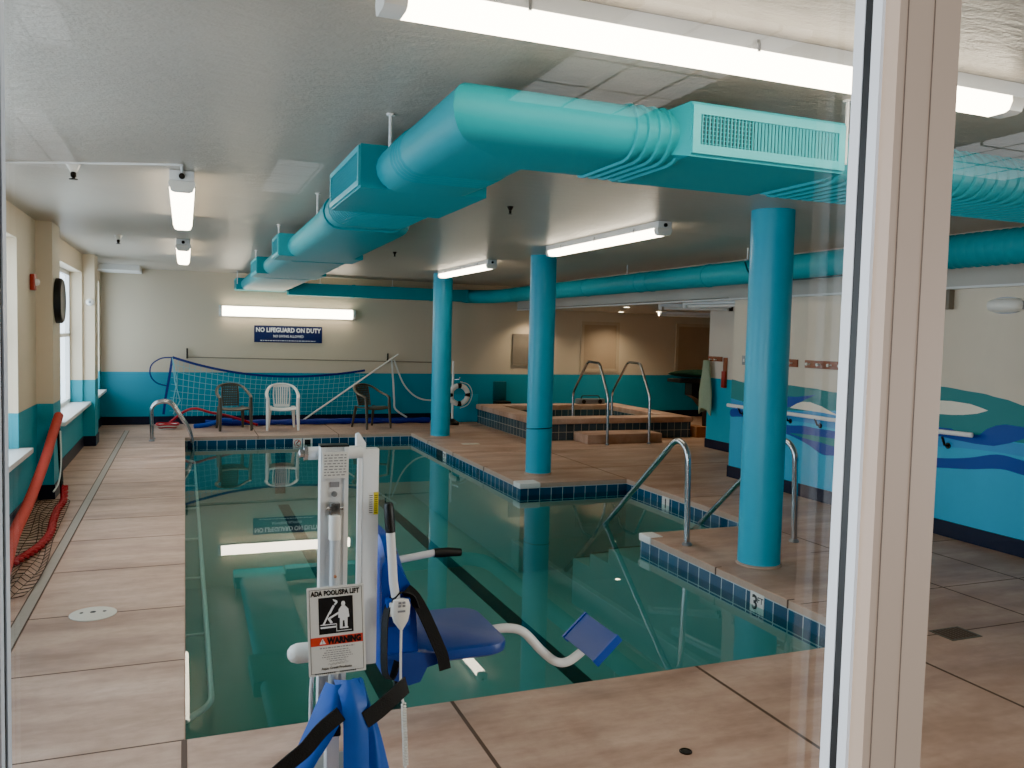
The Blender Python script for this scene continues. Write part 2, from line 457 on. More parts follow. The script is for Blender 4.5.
for k, (a, c) in enumerate(WIN):
    f = MB(); x0, x1 = -1.62, -1.56
    f.box((x0, a, WB), (x1, a + .06, WT)); f.box((x0, c - .06, WB), (x1, c, WT)); f.box((x0, a, WB), (x1, c, WB + .06)); f.box((x0, a, WT - .06), (x1, c, WT))
    m_ = (a + c) / 2; f.box((x0, m_ - .04, WB), (x1, m_ + .04, WT)); f.box((x0, a, 1.62), (x1, c, 1.67))
    w = struct('window_%d' % (k + 1 if k < 3 else 5), f, 'white_trim', smooth=False)
    g = MB(); g.quad((-1.59, a, WB), (-1.59, c, WB), (-1.59, c, WT), (-1.59, a, WT)); struct('window_pane', g, 'glass', w, smooth=False)
    sl = MB(); sl.box((-1.615, a - .06, WB - .045), (XL + .11, c + .06, WB + .002), bev=.006); struct('window_sill', sl, 'white_trim', w)

# back wall, right walls, closure
mb = MB().box((-1.62, YB, 0), (13.2, YB + .15, CZ)); struct('wall_back', mb, 'wall_back', smooth=False)
mb = MB().box((XL, YB - .014, 0), (13, YB, .15)); struct('baseboard_back', mb, 'navy', smooth=False)

wr = MB(); wr.box((XR, Y0, 0), (8.15, 9.12, CZ), 0)
right = struct('wall_right', wr, ['cream'], smooth=False)
# mural: coloured shapes painted on the wall, each paint layer a hair proud of the last
mu = MB(); mats = ['mural_base', 'mural_green', 'mural_blue', 'mural_mid', 'mural_white']
def shape(pts, mi, lay):
    x = XR - .0015 - .0008 * lay
    bm = bmesh.new(); vs = [bm.verts.new((x, y, z)) for y, z in pts]; f = bm.faces.new(vs)
    bmesh.ops.triangulate(bm, faces=[f]); bm.verts.index_update()
    mu.add([v.co.copy() for v in bm.verts], [[v.index for v in t.verts] for t in bm.faces], mi); bm.free()
def smooth2(pts, n=4):
    q = [Vector((p[0], p[1], 0)) for p in pts]; m_ = len(q); out = []
    for i in range(m_):
        p0, p1, p2, p3 = q[i - 1], q[i], q[(i + 1) % m_], q[(i + 2) % m_]
        for k in range(n):
            t = k / n; v = .5 * ((2 * p1) + (p2 - p0) * t + (2 * p0 - 5 * p1 + 4 * p2 - p3) * t * t + (3 * p1 - p0 - 3 * p2 + p3) * t ** 3)
            out.append((v.x, v.y))
    return out
def topline(y):
    P = [(9.12, 1.29), (8.85, 1.262), (8.4, 1.27), (8.0, 1.286), (7.6, 1.275), (7.24, 1.253), (6.8, 1.30), (6.3, 1.39), (5.86, 1.412), (5.45, 1.382), (5.2, 1.344), (5.0, 1.302), (4.5, 1.2), (3.9, 1.14), (3.2, 1.22), (2.4, 1.32), (1.5, 1.25), (Y0, 1.2)]
    for (a, za), (b_, zb) in zip(P, P[1:]):
        if b_ <= y <= a:
            t = (a - y) / (a - b_); t = t * t * (3 - 2 * t); return za + (zb - za) * t
    return 1.25
N_ = 120
yy = [9.12 - (9.12 - Y0) * k / N_ for k in range(N_ + 1)]
shape([(y, topline(y)) for y in yy] + [(Y0, 0), (9.12, 0)], 0, 0)
def wave(y, z, a, l, ph): return z + a * math.sin(y * 2 * PI / l + ph)
shape([(y, topline(y)) for y in yy] + [(y, wave(y, 1.03, .05, 3.1, .6)) for y in reversed(yy)], 1, 1)
shape([(y, wave(y, 1.02, .05, 3.1, .6)) for y in yy] + [(y, wave(y, .84, .03, 2.5, 1.0)) for y in reversed(yy)], 3, 1)
shape(smooth2([(9.1, .90), (8.84, .903), (8.5, .87), (8.03, .81), (7.74, .83), (7.51, .824), (7.23, .825), (6.8, .80), (6.3, .72), (5.87, .728), (5.53, .778), (5.24, .85), (4.98, .831), (4.5, .78), (4, .83), (3.4, .88),
       (3.4, .74), (4, .72), (4.5, .67), (4.97, .706), (5.2, .725), (5.52, .673), (5.86, .635), (6.3, .58), (6.8, .55), (7.2, .553), (7.4, .541), (7.63, .62), (7.87, .678), (8.02, .70), (8.5, .77), (8.84, .824), (9.1, .80)]), 2, 2)
shape(smooth2([(7.95, .715), (7.64, .735), (7.42, .738), (7.0, .74), (6.7, .70), (7.0, .66), (7.24, .655), (7.41, .672), (7.6, .68)]), 1, 3)
shape([(5.93, 1.03), (5.85, 1.022), (5.724, 1.026), (5.645, .996), (5.424, 1.0), (5.357, 1.062), (5.267, 1.104), (5.177, 1.124), (4.997, 1.119), (4.5, 1.05), (4.2, .98), (4.5, .99), (4.99, 1.023), (5.122, .966), (5.278, .919), (5.467, .915), (5.679, .926), (5.85, .938), (6.2, .96)], 2, 3)
shape([(8.15, 1.142), (7.853, 1.157), (7.537, 1.205), (7.713, 1.136), (7.94, 1.036), (8.1, 1.0), (8.5, .98), (8.7, 1.05)], 2, 3)
shape([(7.964, 1.02), (7.86, 1.075), (7.757, 1.108), (7.62, 1.112), (7.441, 1.081), (7.267, 1.027), (7.15, 1.0), (7.437, 1.012), (7.659, 1.015), (7.892, 1.016)], 4, 4)
shape([(6.6, 1.19), (6.3, 1.25), (5.884, 1.277), (5.74, 1.283), (5.539, 1.273), (5.43, 1.25), (5.35, 1.23), (5.461, 1.191), (5.606, 1.166), (5.732, 1.154), (5.876, 1.149), (6.3, 1.155)], 4, 4)
mo = build('mural', mu, mats, right, smooth=False); mo['kind'] = 'structure'; mo['label'] = 'painted mural of blue and green waves with white crests'
mb = MB().box((XR - .014, Y0, 0), (XR, 9.134, .15)).box((XR - .014, 9.12, 0), (8.15, 9.134, .15)); struct('baseboard_right', mb, 'navy', smooth=False)
mb = MB().box((8.15, 9.1, 0), (8.35, 11.75, CZ)); struct('wall_alcove', mb, 'wall_far', smooth=False)
mb = MB().box((8.138, 9.1, 0), (8.362, 11.762, .15)); struct('baseboard_alcove', mb, 'navy', smooth=False)
mb = MB().box((13, Y0, 0), (13.2, YB, CZ)); struct('wall_far_right', mb, 'wall_back', smooth=False)

ce = MB().box((-1.62, Y0, CZ), (13.2, YB + .1, CZ + .1)); struct('ceiling', ce, 'ceiling', smooth=False)
cs = MB().box((6.60, 9.12, 2.36), (13, YB, CZ)).box((6.60, Y0, 2.34), (XR, 9.12, CZ)); struct('ceiling_dropped', cs, 'grey_paint', smooth=False)
tr = MB().box((6.585, Y0, 2.325), (XR, YB, 2.345)); struct('trim_soffit', tr, 'white_trim', smooth=False)
cs = MB().box((XL, 15.6, 2.735), (-.72, YB, CZ)); struct('ceiling_soffit', cs, 'white_trim', smooth=False)

# glazed front: frame the camera looks through, and the lobby behind it
GY = .706
wf = MB()
wf.box((-1.62, .62, 2.45), (13.2, .80, CZ)); wf.box((-1.62, .62, 0), (13.2, .80, .10)); wf.box((6.65, .62, .1), (13.2, .80, 2.45)); wf.box((-1.62, .62, .1), (-1.05, .80, 2.45))
struct('wall_front', wf, 'cream', smooth=False)
w4 = MB()
for k, (xa, xb) in enumerate(((.660, .742), (-.2, -.1255), (1.52, 1.60), (-1.05, -.98), (2.38, 2.46), (3.24, 3.32), (4.10, 4.18), (4.96, 5.04), (5.82, 5.90))):
    w4.box((xa, .650, .1), (xb, .708, 2.45))
win4 = struct('window_4', w4, 'beige_frame', smooth=False)
def strips(x, sgn):
    # glazing bead, gasket and outer bead on the reveal of a mullion
    A = MB().box((min(x, x + sgn * .004), .6925, .1), (max(x, x + sgn * .004), .7065, 2.45))
    B = MB().box((min(x, x + sgn * .003), .6815, .1), (max(x, x + sgn * .003), .6925, 2.45))
    C = MB().box((min(x, x + sgn * .004), .669, .1), (max(x, x + sgn * .004), .6815, 2.45))
    return A, B, C
for x, sgn in ((.660, -1), (-.1255, 1)):
    A, B, C = strips(x, sgn)
    struct('window_bead', A, 'white_frame', win4, smooth=False); struct('window_gasket', B, 'gasket', win4, smooth=False); struct('window_bead', C, 'white_frame', win4, smooth=False)
sm = MB(); 
for x in (.6705, .7055): sm.box((x - .0006, .6495, .1), (x + .0006, .6502, 2.45))
struct('window_frame_seam', sm, 'seam', win4, smooth=False)
for xa, xb in ((-.1255, .660), (.742, 1.52), (-.98, -.2), (1.60, 2.38), (2.46, 3.24), (3.32, 4.10), (4.18, 4.96), (5.04, 5.82), (5.90, 6.65)):  # panes out of view to the right are added to let in lobby light
    g = MB().quad((xa, GY, .1), (xb, GY, .1), (xb, GY, 2.45), (xa, GY, 2.45)); struct('window_pane', g, 'glass', win4, smooth=False)
lb = MB().quad((-4, -4, 0), (9, -4, 0), (9, .62, 0), (-4, .62, 0)); struct('floor_lobby', lb, 'lobby_dark', smooth=False)
lc = MB().box((-4, -4, 2.6), (9, .62, 2.7)); lobc = struct('ceiling_lobby', lc, 'lobby_dark', smooth=False)
lw = MB().box((-4.1, -4.1, 0), (9.1, -4, 2.7)).box((-4.1, -4, 0), (-4, .62, 2.7)).box((9, -4, 0), (9.1, .62, 2.7)); struct('wall_lobby', lw, 'lobby_dark', smooth=False)
for x0, x1, y0, y1 in ((1.0, 1.5, -1.25, -.35), (-.8, -.30, -1.3, -.9), (.40, .62, -3.6, -2.7), (2.9, 3.6, -1.45, -.8), (-.9, -.5, -3.4, -2.2)):
    g = MB().box((x0, y0, 2.585), (x1, y1, 2.60)); p_ = struct('ceiling_light_panel', g, 'panel_glow', lobc, smooth=False)

# ------------------------------------------------------------------ columns
for k, (x, y, lab) in enumerate(((4.33, 5.445, 'round turquoise column beside the bent pool handrails, thickest of the three columns'),
                                 (4.31, 9.93, 'round turquoise column on the pool corner with a white nosing, the middle of three columns'),
                                 (4.16, 13.93, 'round turquoise column beside the hanging life ring, the farthest of three columns'))):
    r = .168
    root = thing('column', lab, 'column', (x, y, 0), kind='thing')
    build('shaft', MB().lathe([(r, 0), (r, CZ)], (x, y, 0), 40), 'column', root)
    build('base_ring', MB().lathe([(r + .012, 0), (r + .012, .012), (r, .02)], (x, y, 0.001), 40), 'coping', root)
    if k == 1: build('cord', MB().tube([(x + (r + .004) * math.cos(a), y + (r + .004) * math.sin(a), .60 + .012 * math.sin(a * 1.0 + 2.4)) for a in [2 * PI * i / 30 for i in range(30)]], .006, 6, True), 'black', root)

# ------------------------------------------------------------------ ducts
def oval(a0, a1, z0, z1, n=8):
    """flat-oval section in (across, z)"""
    r = (z1 - z0) / 2; zc = (z0 + z1) / 2; out = []
    for k in range(n + 1):
        t = PI / 2 + PI * k / n; out.append((a0 + r + r * math.cos(t), zc + r * math.sin(t)))
    for k in range(n + 1):
        t = -PI / 2 + PI * k / n; out.append((a1 - r + r * math.cos(t), zc + r * math.sin(t)))
    return out
DZ0, DZ1 = 2.50, 2.712
def scale_oval(a0, a1, z0, z1, g): return oval(a0 - g, a1 + g, z0 - g, z1 + g)
root = thing('air_duct', 'wide flat oval turquoise air duct crossing overhead then running along the pool', 'duct', (1.2, 3.1, CZ))
ya, yb = 2.85, 3.42
def xring(x, g=0, slant=None):
    o = scale_oval(ya, yb, DZ0, DZ1, g)
    if slant: return [Vector((slant(y), y, z)) for y, z in o]
    return [Vector((x, y, z)) for y, z in o]
xl0, xl1 = .875, 1.405
# mitred corner: section lies in the plane through the outer and inner corner
mit = lambda y: xl0 + (y - ya) * (xl1 - xl0) / (yb - ya)
secs = MB()
secs.loft([xring(0, 0, mit), xring(1.58)], caps=False)
build('duct_section', secs, 'duct', root, ang=50)
def ribbed_x(x0, x1, step=.045):
    mb = MB(); rings = []; x = x0
    while x < x1 - 1e-6:
        rings += [xring(x, .0), xring(x + step * .55, .0), xring(x + step * .65, .009), xring(x + step * .9, .009)]
        x += step
    rings.append(xring(x1, 0)); mb.loft(rings); return mb
build('ribbed_duct_section', ribbed_x(1.58, 1.81, .05), 'duct', root, ang=50)
build('ribbed_duct_section', ribbed_x(2.585, 5.60, .07), 'duct', root, ang=50)
def yring(y, x0, x1, g=0): return [Vector((x, y, z)) for x, z in scale_oval(x0, x1, DZ0, DZ1, g)]
mb = MB(); mb.loft([[Vector((x, ya + (x - xl0) * (yb - ya) / (xl1 - xl0), z)) for x, z in oval(xl0, xl1, DZ0, DZ1)], yring(3.62, xl0, xl1)], caps=False)
build('duct_section', mb, 'duct', root, ang=50)
mb = MB(); rings = []
y = 3.62
while y < 3.80: rings += [yring(y, xl0, xl1), yring(y + .025, xl0, xl1), yring(y + .03, xl0, xl1, .006), yring(y + .04, xl0, xl1, .006)]; y += .05
rings.append(yring(4.13, xl0, xl1)); mb.loft(rings); build('ribbed_duct_section', mb, 'duct', root, ang=50)
mb = MB(); rings = []; y = 4.98
while y < 5.55: rings += [yring(y, xl0, 1.44), yring(y + .03, xl0, 1.44), yring(y + .035, xl0, 1.44, .007), yring(y + .05, xl0, 1.44, .007)]; y += .06
rings.append(yring(5.75, xl0, 1.44)); mb.loft(rings); build('ribbed_duct_section', mb, 'duct', root, ang=50)
mb = MB(); mb.loft([yring(5.75, xl0, 1.44, .012), yring(5.80, xl0, 1.44, .012)]); build('duct_collar', mb, 'duct', root, ang=50)
mb = MB(); mb.loft([yring(5.8, xl0, 1.44), yring(6.0, xl0, 1.45), yring(6.12, xl0 + .02, 1.56), yring(8.3, xl0 + .04, 1.62)]); build('duct_section', mb, 'duct', root, ang=50)
mb = MB(); mb.loft([yring(8.84, xl0 + .05, 1.64), yring(11.1, xl0 + .05, 1.72)]); build('duct_section', mb, 'duct', root, ang=50)
mb = MB(); mb.loft([yring(12.0, xl0 + .05, 1.72), yring(15.95, xl0 + .07, 1.78)]); build('duct_section', mb, 'duct', root, ang=50)
# register boxes with grilles
def register_x(x0, x1, y0, y1):
    z0, z1 = 2.512, 2.722
    mb = MB(); mb.box((x0, y0, z0), (x1, y1, z1))
    mb.add([(x0, y0, z0), (x0, y0, z1), (x0 - .05, y0 + .10, z1 - .02), (x0 - .05, y0 + .10, z0 + .02), (x0, y1, z0), (x0, y1, z1), (x0 - .05, y1, z1 - .02), (x0 - .05, y1, z0 + .02)], [(0, 1, 2, 3), (3, 2, 6, 7), (0, 3, 7, 4), (1, 5, 6, 2)])
    bx = build('register_box', mb, 'duct', root, smooth=False)
    fr = MB(); a, c = x0 + .005, x1 - .005; zz0, zz1 = z0 + .012, z1 - .012; w = .035; y = y0
    fr.box((a, y - .012, zz0), (c, y, zz0 + w)); fr.box((a, y - .012, zz1 - w), (c, y, zz1)); fr.box((a, y - .012, zz0 + w), (a + w, y, zz1 - w)); fr.box((c - w, y - .012, zz0 + w), (c, y, zz1 - w))
    build('grille_frame', fr, 'duct_trim', bx, smooth=False)
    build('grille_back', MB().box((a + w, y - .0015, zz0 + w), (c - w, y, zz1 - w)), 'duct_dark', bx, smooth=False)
    bl = MB(); nb = 40
    for k in range(nb):
        x = a + w + (c - a - 2 * w) * (k + .5) / nb
        R = Matrix.Rotation(math.radians(35 if k > 14 else 0), 3, 'Z')
        bl.box((x - .0015, y - .011, zz0 + w), (x + .0015, y - .001, zz1 - w), R=R)
    for k in range(7):
        z = zz0 + w + (zz1 - zz0 - 2 * w) * (k + .5) / 7
        bl.box((a + w, y - .006, z - .0012), (a + w + (c - a - 2 * w) * .36, y - .002, z + .0012))
    build('grille_blades', bl, 'duct_trim', bx, smooth=False)
register_x(1.825, 2.585, 2.81, 3.44)
def register_y(y0, y1, x0, x1, z0=2.505, z1=2.718):
    bx = build('register_box', MB().box((x0, y0, z0), (x1, y1, z1)), 'duct', root, smooth=False)
    fr = MB(); a, c = y0 + .005, y1 - .005; zz0, zz1 = z0 + .01, z1 - .008; w = .028; x = x0
    for lo, hi in (((x - .012, a, zz0), (x, c, zz0 + w)), ((x - .012, a, zz1 - w), (x, c, zz1)), ((x - .012, a, zz0 + w), (x, a + w, zz1 - w)), ((x - .012, c - w, zz0 + w), (x, c, zz1 - w))): fr.box(lo, hi)
    build('grille_frame', fr, 'duct_trim', bx, smooth=False)
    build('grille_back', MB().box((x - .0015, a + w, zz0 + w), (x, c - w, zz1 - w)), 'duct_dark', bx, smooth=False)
    bl = MB(); nb = 9
    for k in range(nb):
        z = zz0 + w + (zz1 - zz0 - 2 * w) * (k + .5) / nb; bl.box((x - .011, a + w, z - .002), (x - .001, c - w, z + .002), R=Matrix.Rotation(.5, 3, 'Y'))
    build('grille_blades', bl, 'duct', bx, smooth=False)
register_y(4.12, 4.99, .80, 1.455)
register_y(8.27, 8.86, .835, 1.64)
register_y(11.08, 12.04, .853, 1.72)
register_y(15.95, 16.48, .87, 1.78)
for x, y, z in ((.905, 3.95, 2.7), (.93, 6.45, 2.7), (.86, 8.55, 2.73), (.87, 11.5, 2.73), (.88, 15.9, 2.7), (2.62, 2.84, 2.66), (1.46, 4.9, 2.65), (1.62, 9.6, 2.6)):
    hb = MB().cyl((x, y, z - .1), (x, y, CZ - .006), .008, 8).lathe([(.02, CZ - .008), (.02, CZ)], (x, y, 0), 12)
    build('hanger_rod', hb, 'white_metal', root)

root = thing('air_duct', 'round turquoise duct above the wave wall turning along the back wall', 'duct', (5.8, 9, CZ))
mb = MB(); rings = []; zc = 2.56
def rring(y, r, x=5.8): return [Vector((x + r * math.cos(2 * PI * k / 24), y, zc + r * math.sin(2 * PI * k / 24))) for k in range(24)]
mb = MB(); rings = []; y = 3.46
while y < 5.4: rings += [rring(y, .132), rring(y + .05, .132), rring(y + .055, .138), rring(y + .07, .138)]; y += .08
rings.append(rring(y, .132)); mb.loft(rings); build('ribbed_duct_section', mb, 'duct', root, ang=50)
segs = [y, 7.1, 8.4, 9.7, 10.0, 11.6, 13.2, 14.6, 15.3]
for a, b_ in zip(segs, segs[1:]):
    mb = MB(); mb.loft([rring(a, .138), rring(a + .03, .138), rring(a + .031, .132), rring(b_, .132)]); build('duct_section', mb, 'duct', root, ang=50)
pts = [(5.8, 15.3, zc), (5.8, 15.6, zc), (5.72, 15.92, zc), (5.52, 16.12, zc), (5.3, 16.2, zc)]
build('duct_elbow', MB().tube(pts, .132, 24), 'duct', root, ang=50)
build('rectangular_duct_section', MB().box((1.80, 16.06, 2.45), (5.32, 16.34, 2.68)), 'duct', root, smooth=False)
for xa in (3.0, 4.6, 5.29): build('duct_flange', MB().box((xa, 16.05, 2.44), (xa + .04, 16.35, 2.69)), 'duct', root, smooth=False)
for x, y in ((5.8, 5.9), (5.8, 7.7), (5.8, 10.4), (5.8, 13.4), (2.4, 16.2), (3.8, 16.2), (4.9, 16.2)):
    hb = MB().cyl((x, y, 2.68), (x, y, CZ - .004), .008, 8).box((x - .03, y - .012, 2.675), (x + .03, y + .012, 2.70))
    build('hanger_rod', hb, 'white_metal', root)
build('cable_loop', MB().tube(spline([(5.69, 7.6, 2.66), (5.65, 7.45, 2.52), (5.66, 7.2, 2.44), (5.66, 6.7, 2.42), (5.66, 6.0, 2.43)]), .008, 6), 'duct_dark', root)

# ------------------------------------------------------------------ ceiling lights (local axis: long in Y)
def make_strip(label, L=2.44):
    t = thing('ceiling_light', label, 'ceiling light')
    h = L / 2
    hs = MB().box((-.088, -h, -.075), (.088, h, 0), bev=.006)
    build('housing', hs, 'white_metal', t, local=True)
    ln = MB(); prof = [(-.088, -.076), (-.092, -.10), (-.075, -.145), (-.05, -.155), (.05, -.155), (.075, -.145), (.092, -.10), (.088, -.076)]
    ln.loft([[Vector((x, y, z)) for x, z in prof] for y in (-h + .06, h - .06)])
    build('diffuser', ln, 'lens', t, local=True)
    for s in (-1, 1):
        e = MB().loft([[Vector((x * 1.03, y, z * 1.0 - .001)) for x, z in prof] for y in sorted((s * (h - .065), s * h))])
        ec = build('end_cap', e, 'white_plastic', t, local=True)
        k = MB().lathe([(.022, 0), (.022, .012), (.012, .016)], (0, s * h - (.016 if s < 0 else 0), -.045), 14, axis='y'); build('socket', k, 'dark_bronze', ec, local=True)
    for y in (-.8, 0, .8):
        for sx in (-1, 1): build('latch', MB().tube([(sx * .088, y, -.03), (sx * .098, y, -.05), (sx * .097, y, -.085)], .006, 6), 'grey_metal', t, local=True)
    return t
L0 = make_strip('warm white ceiling strip light above the left deck, the nearer of the pair')
L0.location = (-.02, 7.2, CZ)
L1 = dup(L0, (-.02, 11.8, CZ), 0, 'warm white ceiling strip light above the left deck, the farther of the pair')
M1 = dup(L0, (3.92, 7.6, CZ), 0, 'lit ceiling strip light between the near and middle turquoise columns')
M2 = dup(L0, (3.95, 12.1, CZ), 0, 'lit ceiling strip light just in front of the farthest turquoise column')
M3 = dup(L0, (1.79, 2.43, CZ), PI / 2, 'large bright ceiling strip light crossing overhead nearest the glass')
for o_, q in ((L0, .88), (L1, .88), (M1, .78), (M2, .78), (M3, .72)): o_.scale = (q, 1.04 if o_ is M3 else 1, q)
# wall light over the sign, lens faces the room
def make_wall_light(label, cx, y, z, L):
    t = thing('wall_light', label, 'wall light', (cx, y, z)); h = L / 2
    build('housing', MB().box((cx - h, y - .045, z - .10), (cx + h, y, z + .10), bev=.006), 'white_metal', t)
    prof = [(-.088, -.04), (-.088, -.09), (-.06, -.12), (.06, -.12), (.088, -.09), (.088, -.04)]
    build('diffuser', MB().loft([[Vector((x, y + d, z + u)) for u, d in prof] for x in (cx - h + .05, cx + h - .05)]), 'lens', t)
    for s in (-1, 1):
        xs = sorted((cx + s * (h - .055), cx + s * h)); build('end_cap', MB().loft([[Vector((x, y + d * 1.03, z + u * 1.03)) for u, d in prof] for x in xs]), 'white_plastic', t)
make_wall_light('long warm strip light on the back wall above the blue sign', 1.86, YB, 2.12, 2.54)
# unlit fittings in the dropped spa ceiling
def unlit(label, x, y, L, rz):
    t = thing('ceiling_light', label, 'ceiling light', (x, y, 2.36), rz); h = L / 2
    build('housing', MB().box((-.07, -h, -.05), (.07, h, 0), bev=.005), 'white_metal', t, local=True)
    build('tube', MB().cyl((0, -h + .06, -.075), (0, h - .06, -.075), .022, 12), 'white_plastic', t, local=True)
    for s in (-1, 1): build('end_cap', MB().box((-.04, s * h - .03, -.10), (.04, s * h + .03, -.0), bev=.005), 'dark_bronze' if s < 0 else 'white_plastic', t, local=True)
unlit('unlit strip light in the dropped ceiling over the hot tub, the nearer one', 7.0, 10.0, 1.2, math.radians(8))
unlit('unlit strip light in the dropped ceiling near the towel hooks, partly behind the wall', 7.55, 11.3, 1.1, math.radians(60))
unlit('small unlit strip light deep in the dropped ceiling by the far framed panel', 9.7, 14.8, 1.2, math.radians(80))
for x, y, lab in ((7.45, 13.34, 'recessed ceiling spotlight over the hot tub, nearest of the lit spots'), (8.75, 15.9, 'recessed ceiling spotlight near the back wall between the framed panels, the left one'),
                  (9.07, 14.9, 'recessed ceiling spotlight over the far end of the hot tub, the right one'), (6.9, 16.1, 'recessed ceiling spotlight against the back wall beside the middle column')):
    t = thing('spotlight', lab, 'spotlight', (x, y, 2.36))
    build('trim_ring', MB().lathe([(.05, -.001), (.075, -.001), (.078, -.006), (.05, -.008)], (x, y, 2.36), 20), 'white_metal', t)
    build('bulb', MB().lathe([(.001, -.004), (.05, -.004), (.048, -.010), (.001, -.012)], (x, y, 2.36), 16), 'spot', t)
for x, y in ((7.45, 13.34), (8.75, 15.9), (9.07, 14.9), (6.9, 16.1), (10.6, 13.2)):  # the last has no spotlight fitting, added to brighten the spa side
    l = bpy.data.lights.new('spot_lamp', 'SPOT'); l.energy = 55; l.spot_size = math.radians(130); l.spot_blend = .8; l.shadow_soft_size = .05; l.color = (1, .80, .55)
    o = bpy.data.objects.new('spot_lamp', l); COL.objects.link(o); o.location = (x, y, 2.34)
# sprinklers
def sprinkler(x, y, lab, z=CZ, white=False):
    q = 1 if white else .62
    t = thing('sprinkler', lab, 'sprinkler', (x, y, z))
    build('escutcheon', MB().lathe([(a_ * q, b_ * q) for a_, b_ in [(.04, 0), (.045, -.004), (.03, -.03), (.02, -.05)]], (x, y, z), 18), 'white_plastic' if white else 'dark_bronze', t)
    build('head', MB().lathe([(a_ * q, b_ * q) for a_, b_ in [(.012, -.05), (.018, -.06), (.018, -.08), (.008, -.09), (.026, -.095), (.026, -.10), (.004, -.102)]], (x, y, z), 14), 'dark_bronze', t)
sprinkler(-.67, 6.1, 'ceiling sprinkler with a white cup nearest the left wall', white=True)
sprinkler(-.71, 10.6, 'small ceiling sprinkler between the left wall and the farther strip light', white=True)
sprinkler(2.43, 6.3, 'dark ceiling sprinkler to the right of the turquoise duct, the nearer one')
sprinkler(2.51, 10.6, 'dark ceiling sprinkler to the right of the turquoise duct, the farther one')
mb = MB().tube([(XL + .02, 6.3, CZ - .012), (-.05, 5.72, CZ - .012), (-.02, 5.72, CZ - .012), (-.02, 5.975, CZ - .014)], .008, 8)
tag(build('electrical_conduit', mb, 'white_metal'), 'thin painted conduit across the ceiling to the nearer left strip light', 'conduit')

# ------------------------------------------------------------------ wall-hung things, left
def clock():
    x, y, z = -1.249, 9.87, 2.04
    t = thing('wall_clock', 'round black-rimmed clock on the pillar by the second window', 'clock', (x, y, z))
    build('rim', MB().lathe([(.20, .0), (.235, .0), (.235, .05), (.22, .065), (.20, .055)], (x, y, z), 36, axis='x'), 'black', t)
    build('face', MB().lathe([(.001, .045), (.205, .045), (.205, .05), (.001, .05)], (x, y, z), 36, axis='x'), 'clock_face', t)
    build('hand', MB().box((x + .051, y - .006, z), (x + .054, y + .006, z + .15)).box((x + .051, y, z - .006), (x + .054, y + .1, z + .006)), 'black', t)
clock()
t = thing('fire_alarm', 'red fire alarm strobe on the cream wall by the first window', 'alarm', (XL, 9.33, 2.2))
build('housing', MB().box((XL, 9.25, 2.12), (XL + .045, 9.37, 2.28), bev=.012), 'red_alarm', t)
build('strobe', MB().lathe([(.035, 0), (.03, .025), (.012, .035)], (XL + .045, 9.31, 2.2), 14, axis='x'), 'white_plastic', t)
t = thing('motion_sensor', 'small white round sensor on the far left pillar', 'sensor', (-1.30, 13.72, 2.13))
build('body', MB().lathe([(.055, 0), (.05, -.03), (.02, -.05), (.002, -.055)], (-1.30, 13.718, 2.13), 20, axis='y'), 'white_plastic', t)
build('lens', MB().lathe([(.022, -.04), (.015, -.06), (.001, -.062)], (-1.30, 13.718, 2.13), 14, axis='y'), 'grey_metal', t)

# ------------------------------------------------------------------ signs
t = thing('sign', 'navy sign with white capitals on the back wall under the strip light', 'sign', (1.86, YB - .001, 1.7))
sy = YB - .012
build('board', MB().box((1.225, sy, 1.545), (2.50, YB - .001, 1.865)), 'sign_blue', t, smooth=False)
text_mesh('NO LIFEGUARD ON DUTY', .118, 'white_ink', (1.862, sy - .001, 1.745), (1, 0, 0), (0, 0, 1), parent=t, stretch=.865, bold=.0035)
text_mesh('NO DIVING ALLOWED', .066, 'white_ink', (1.862, sy - .001, 1.645), (1, 0, 0), (0, 0, 1), parent=t, stretch=.84, bold=.001)
fp = MB()
x = 1.34
while x < 2.37:
    w = random.uniform(.02, .055); fp.box((x, sy - .0015, 1.575), (x + w, sy, 1.588)); x += w + .014
build('small_print', fp, 'white_ink', t, smooth=False)

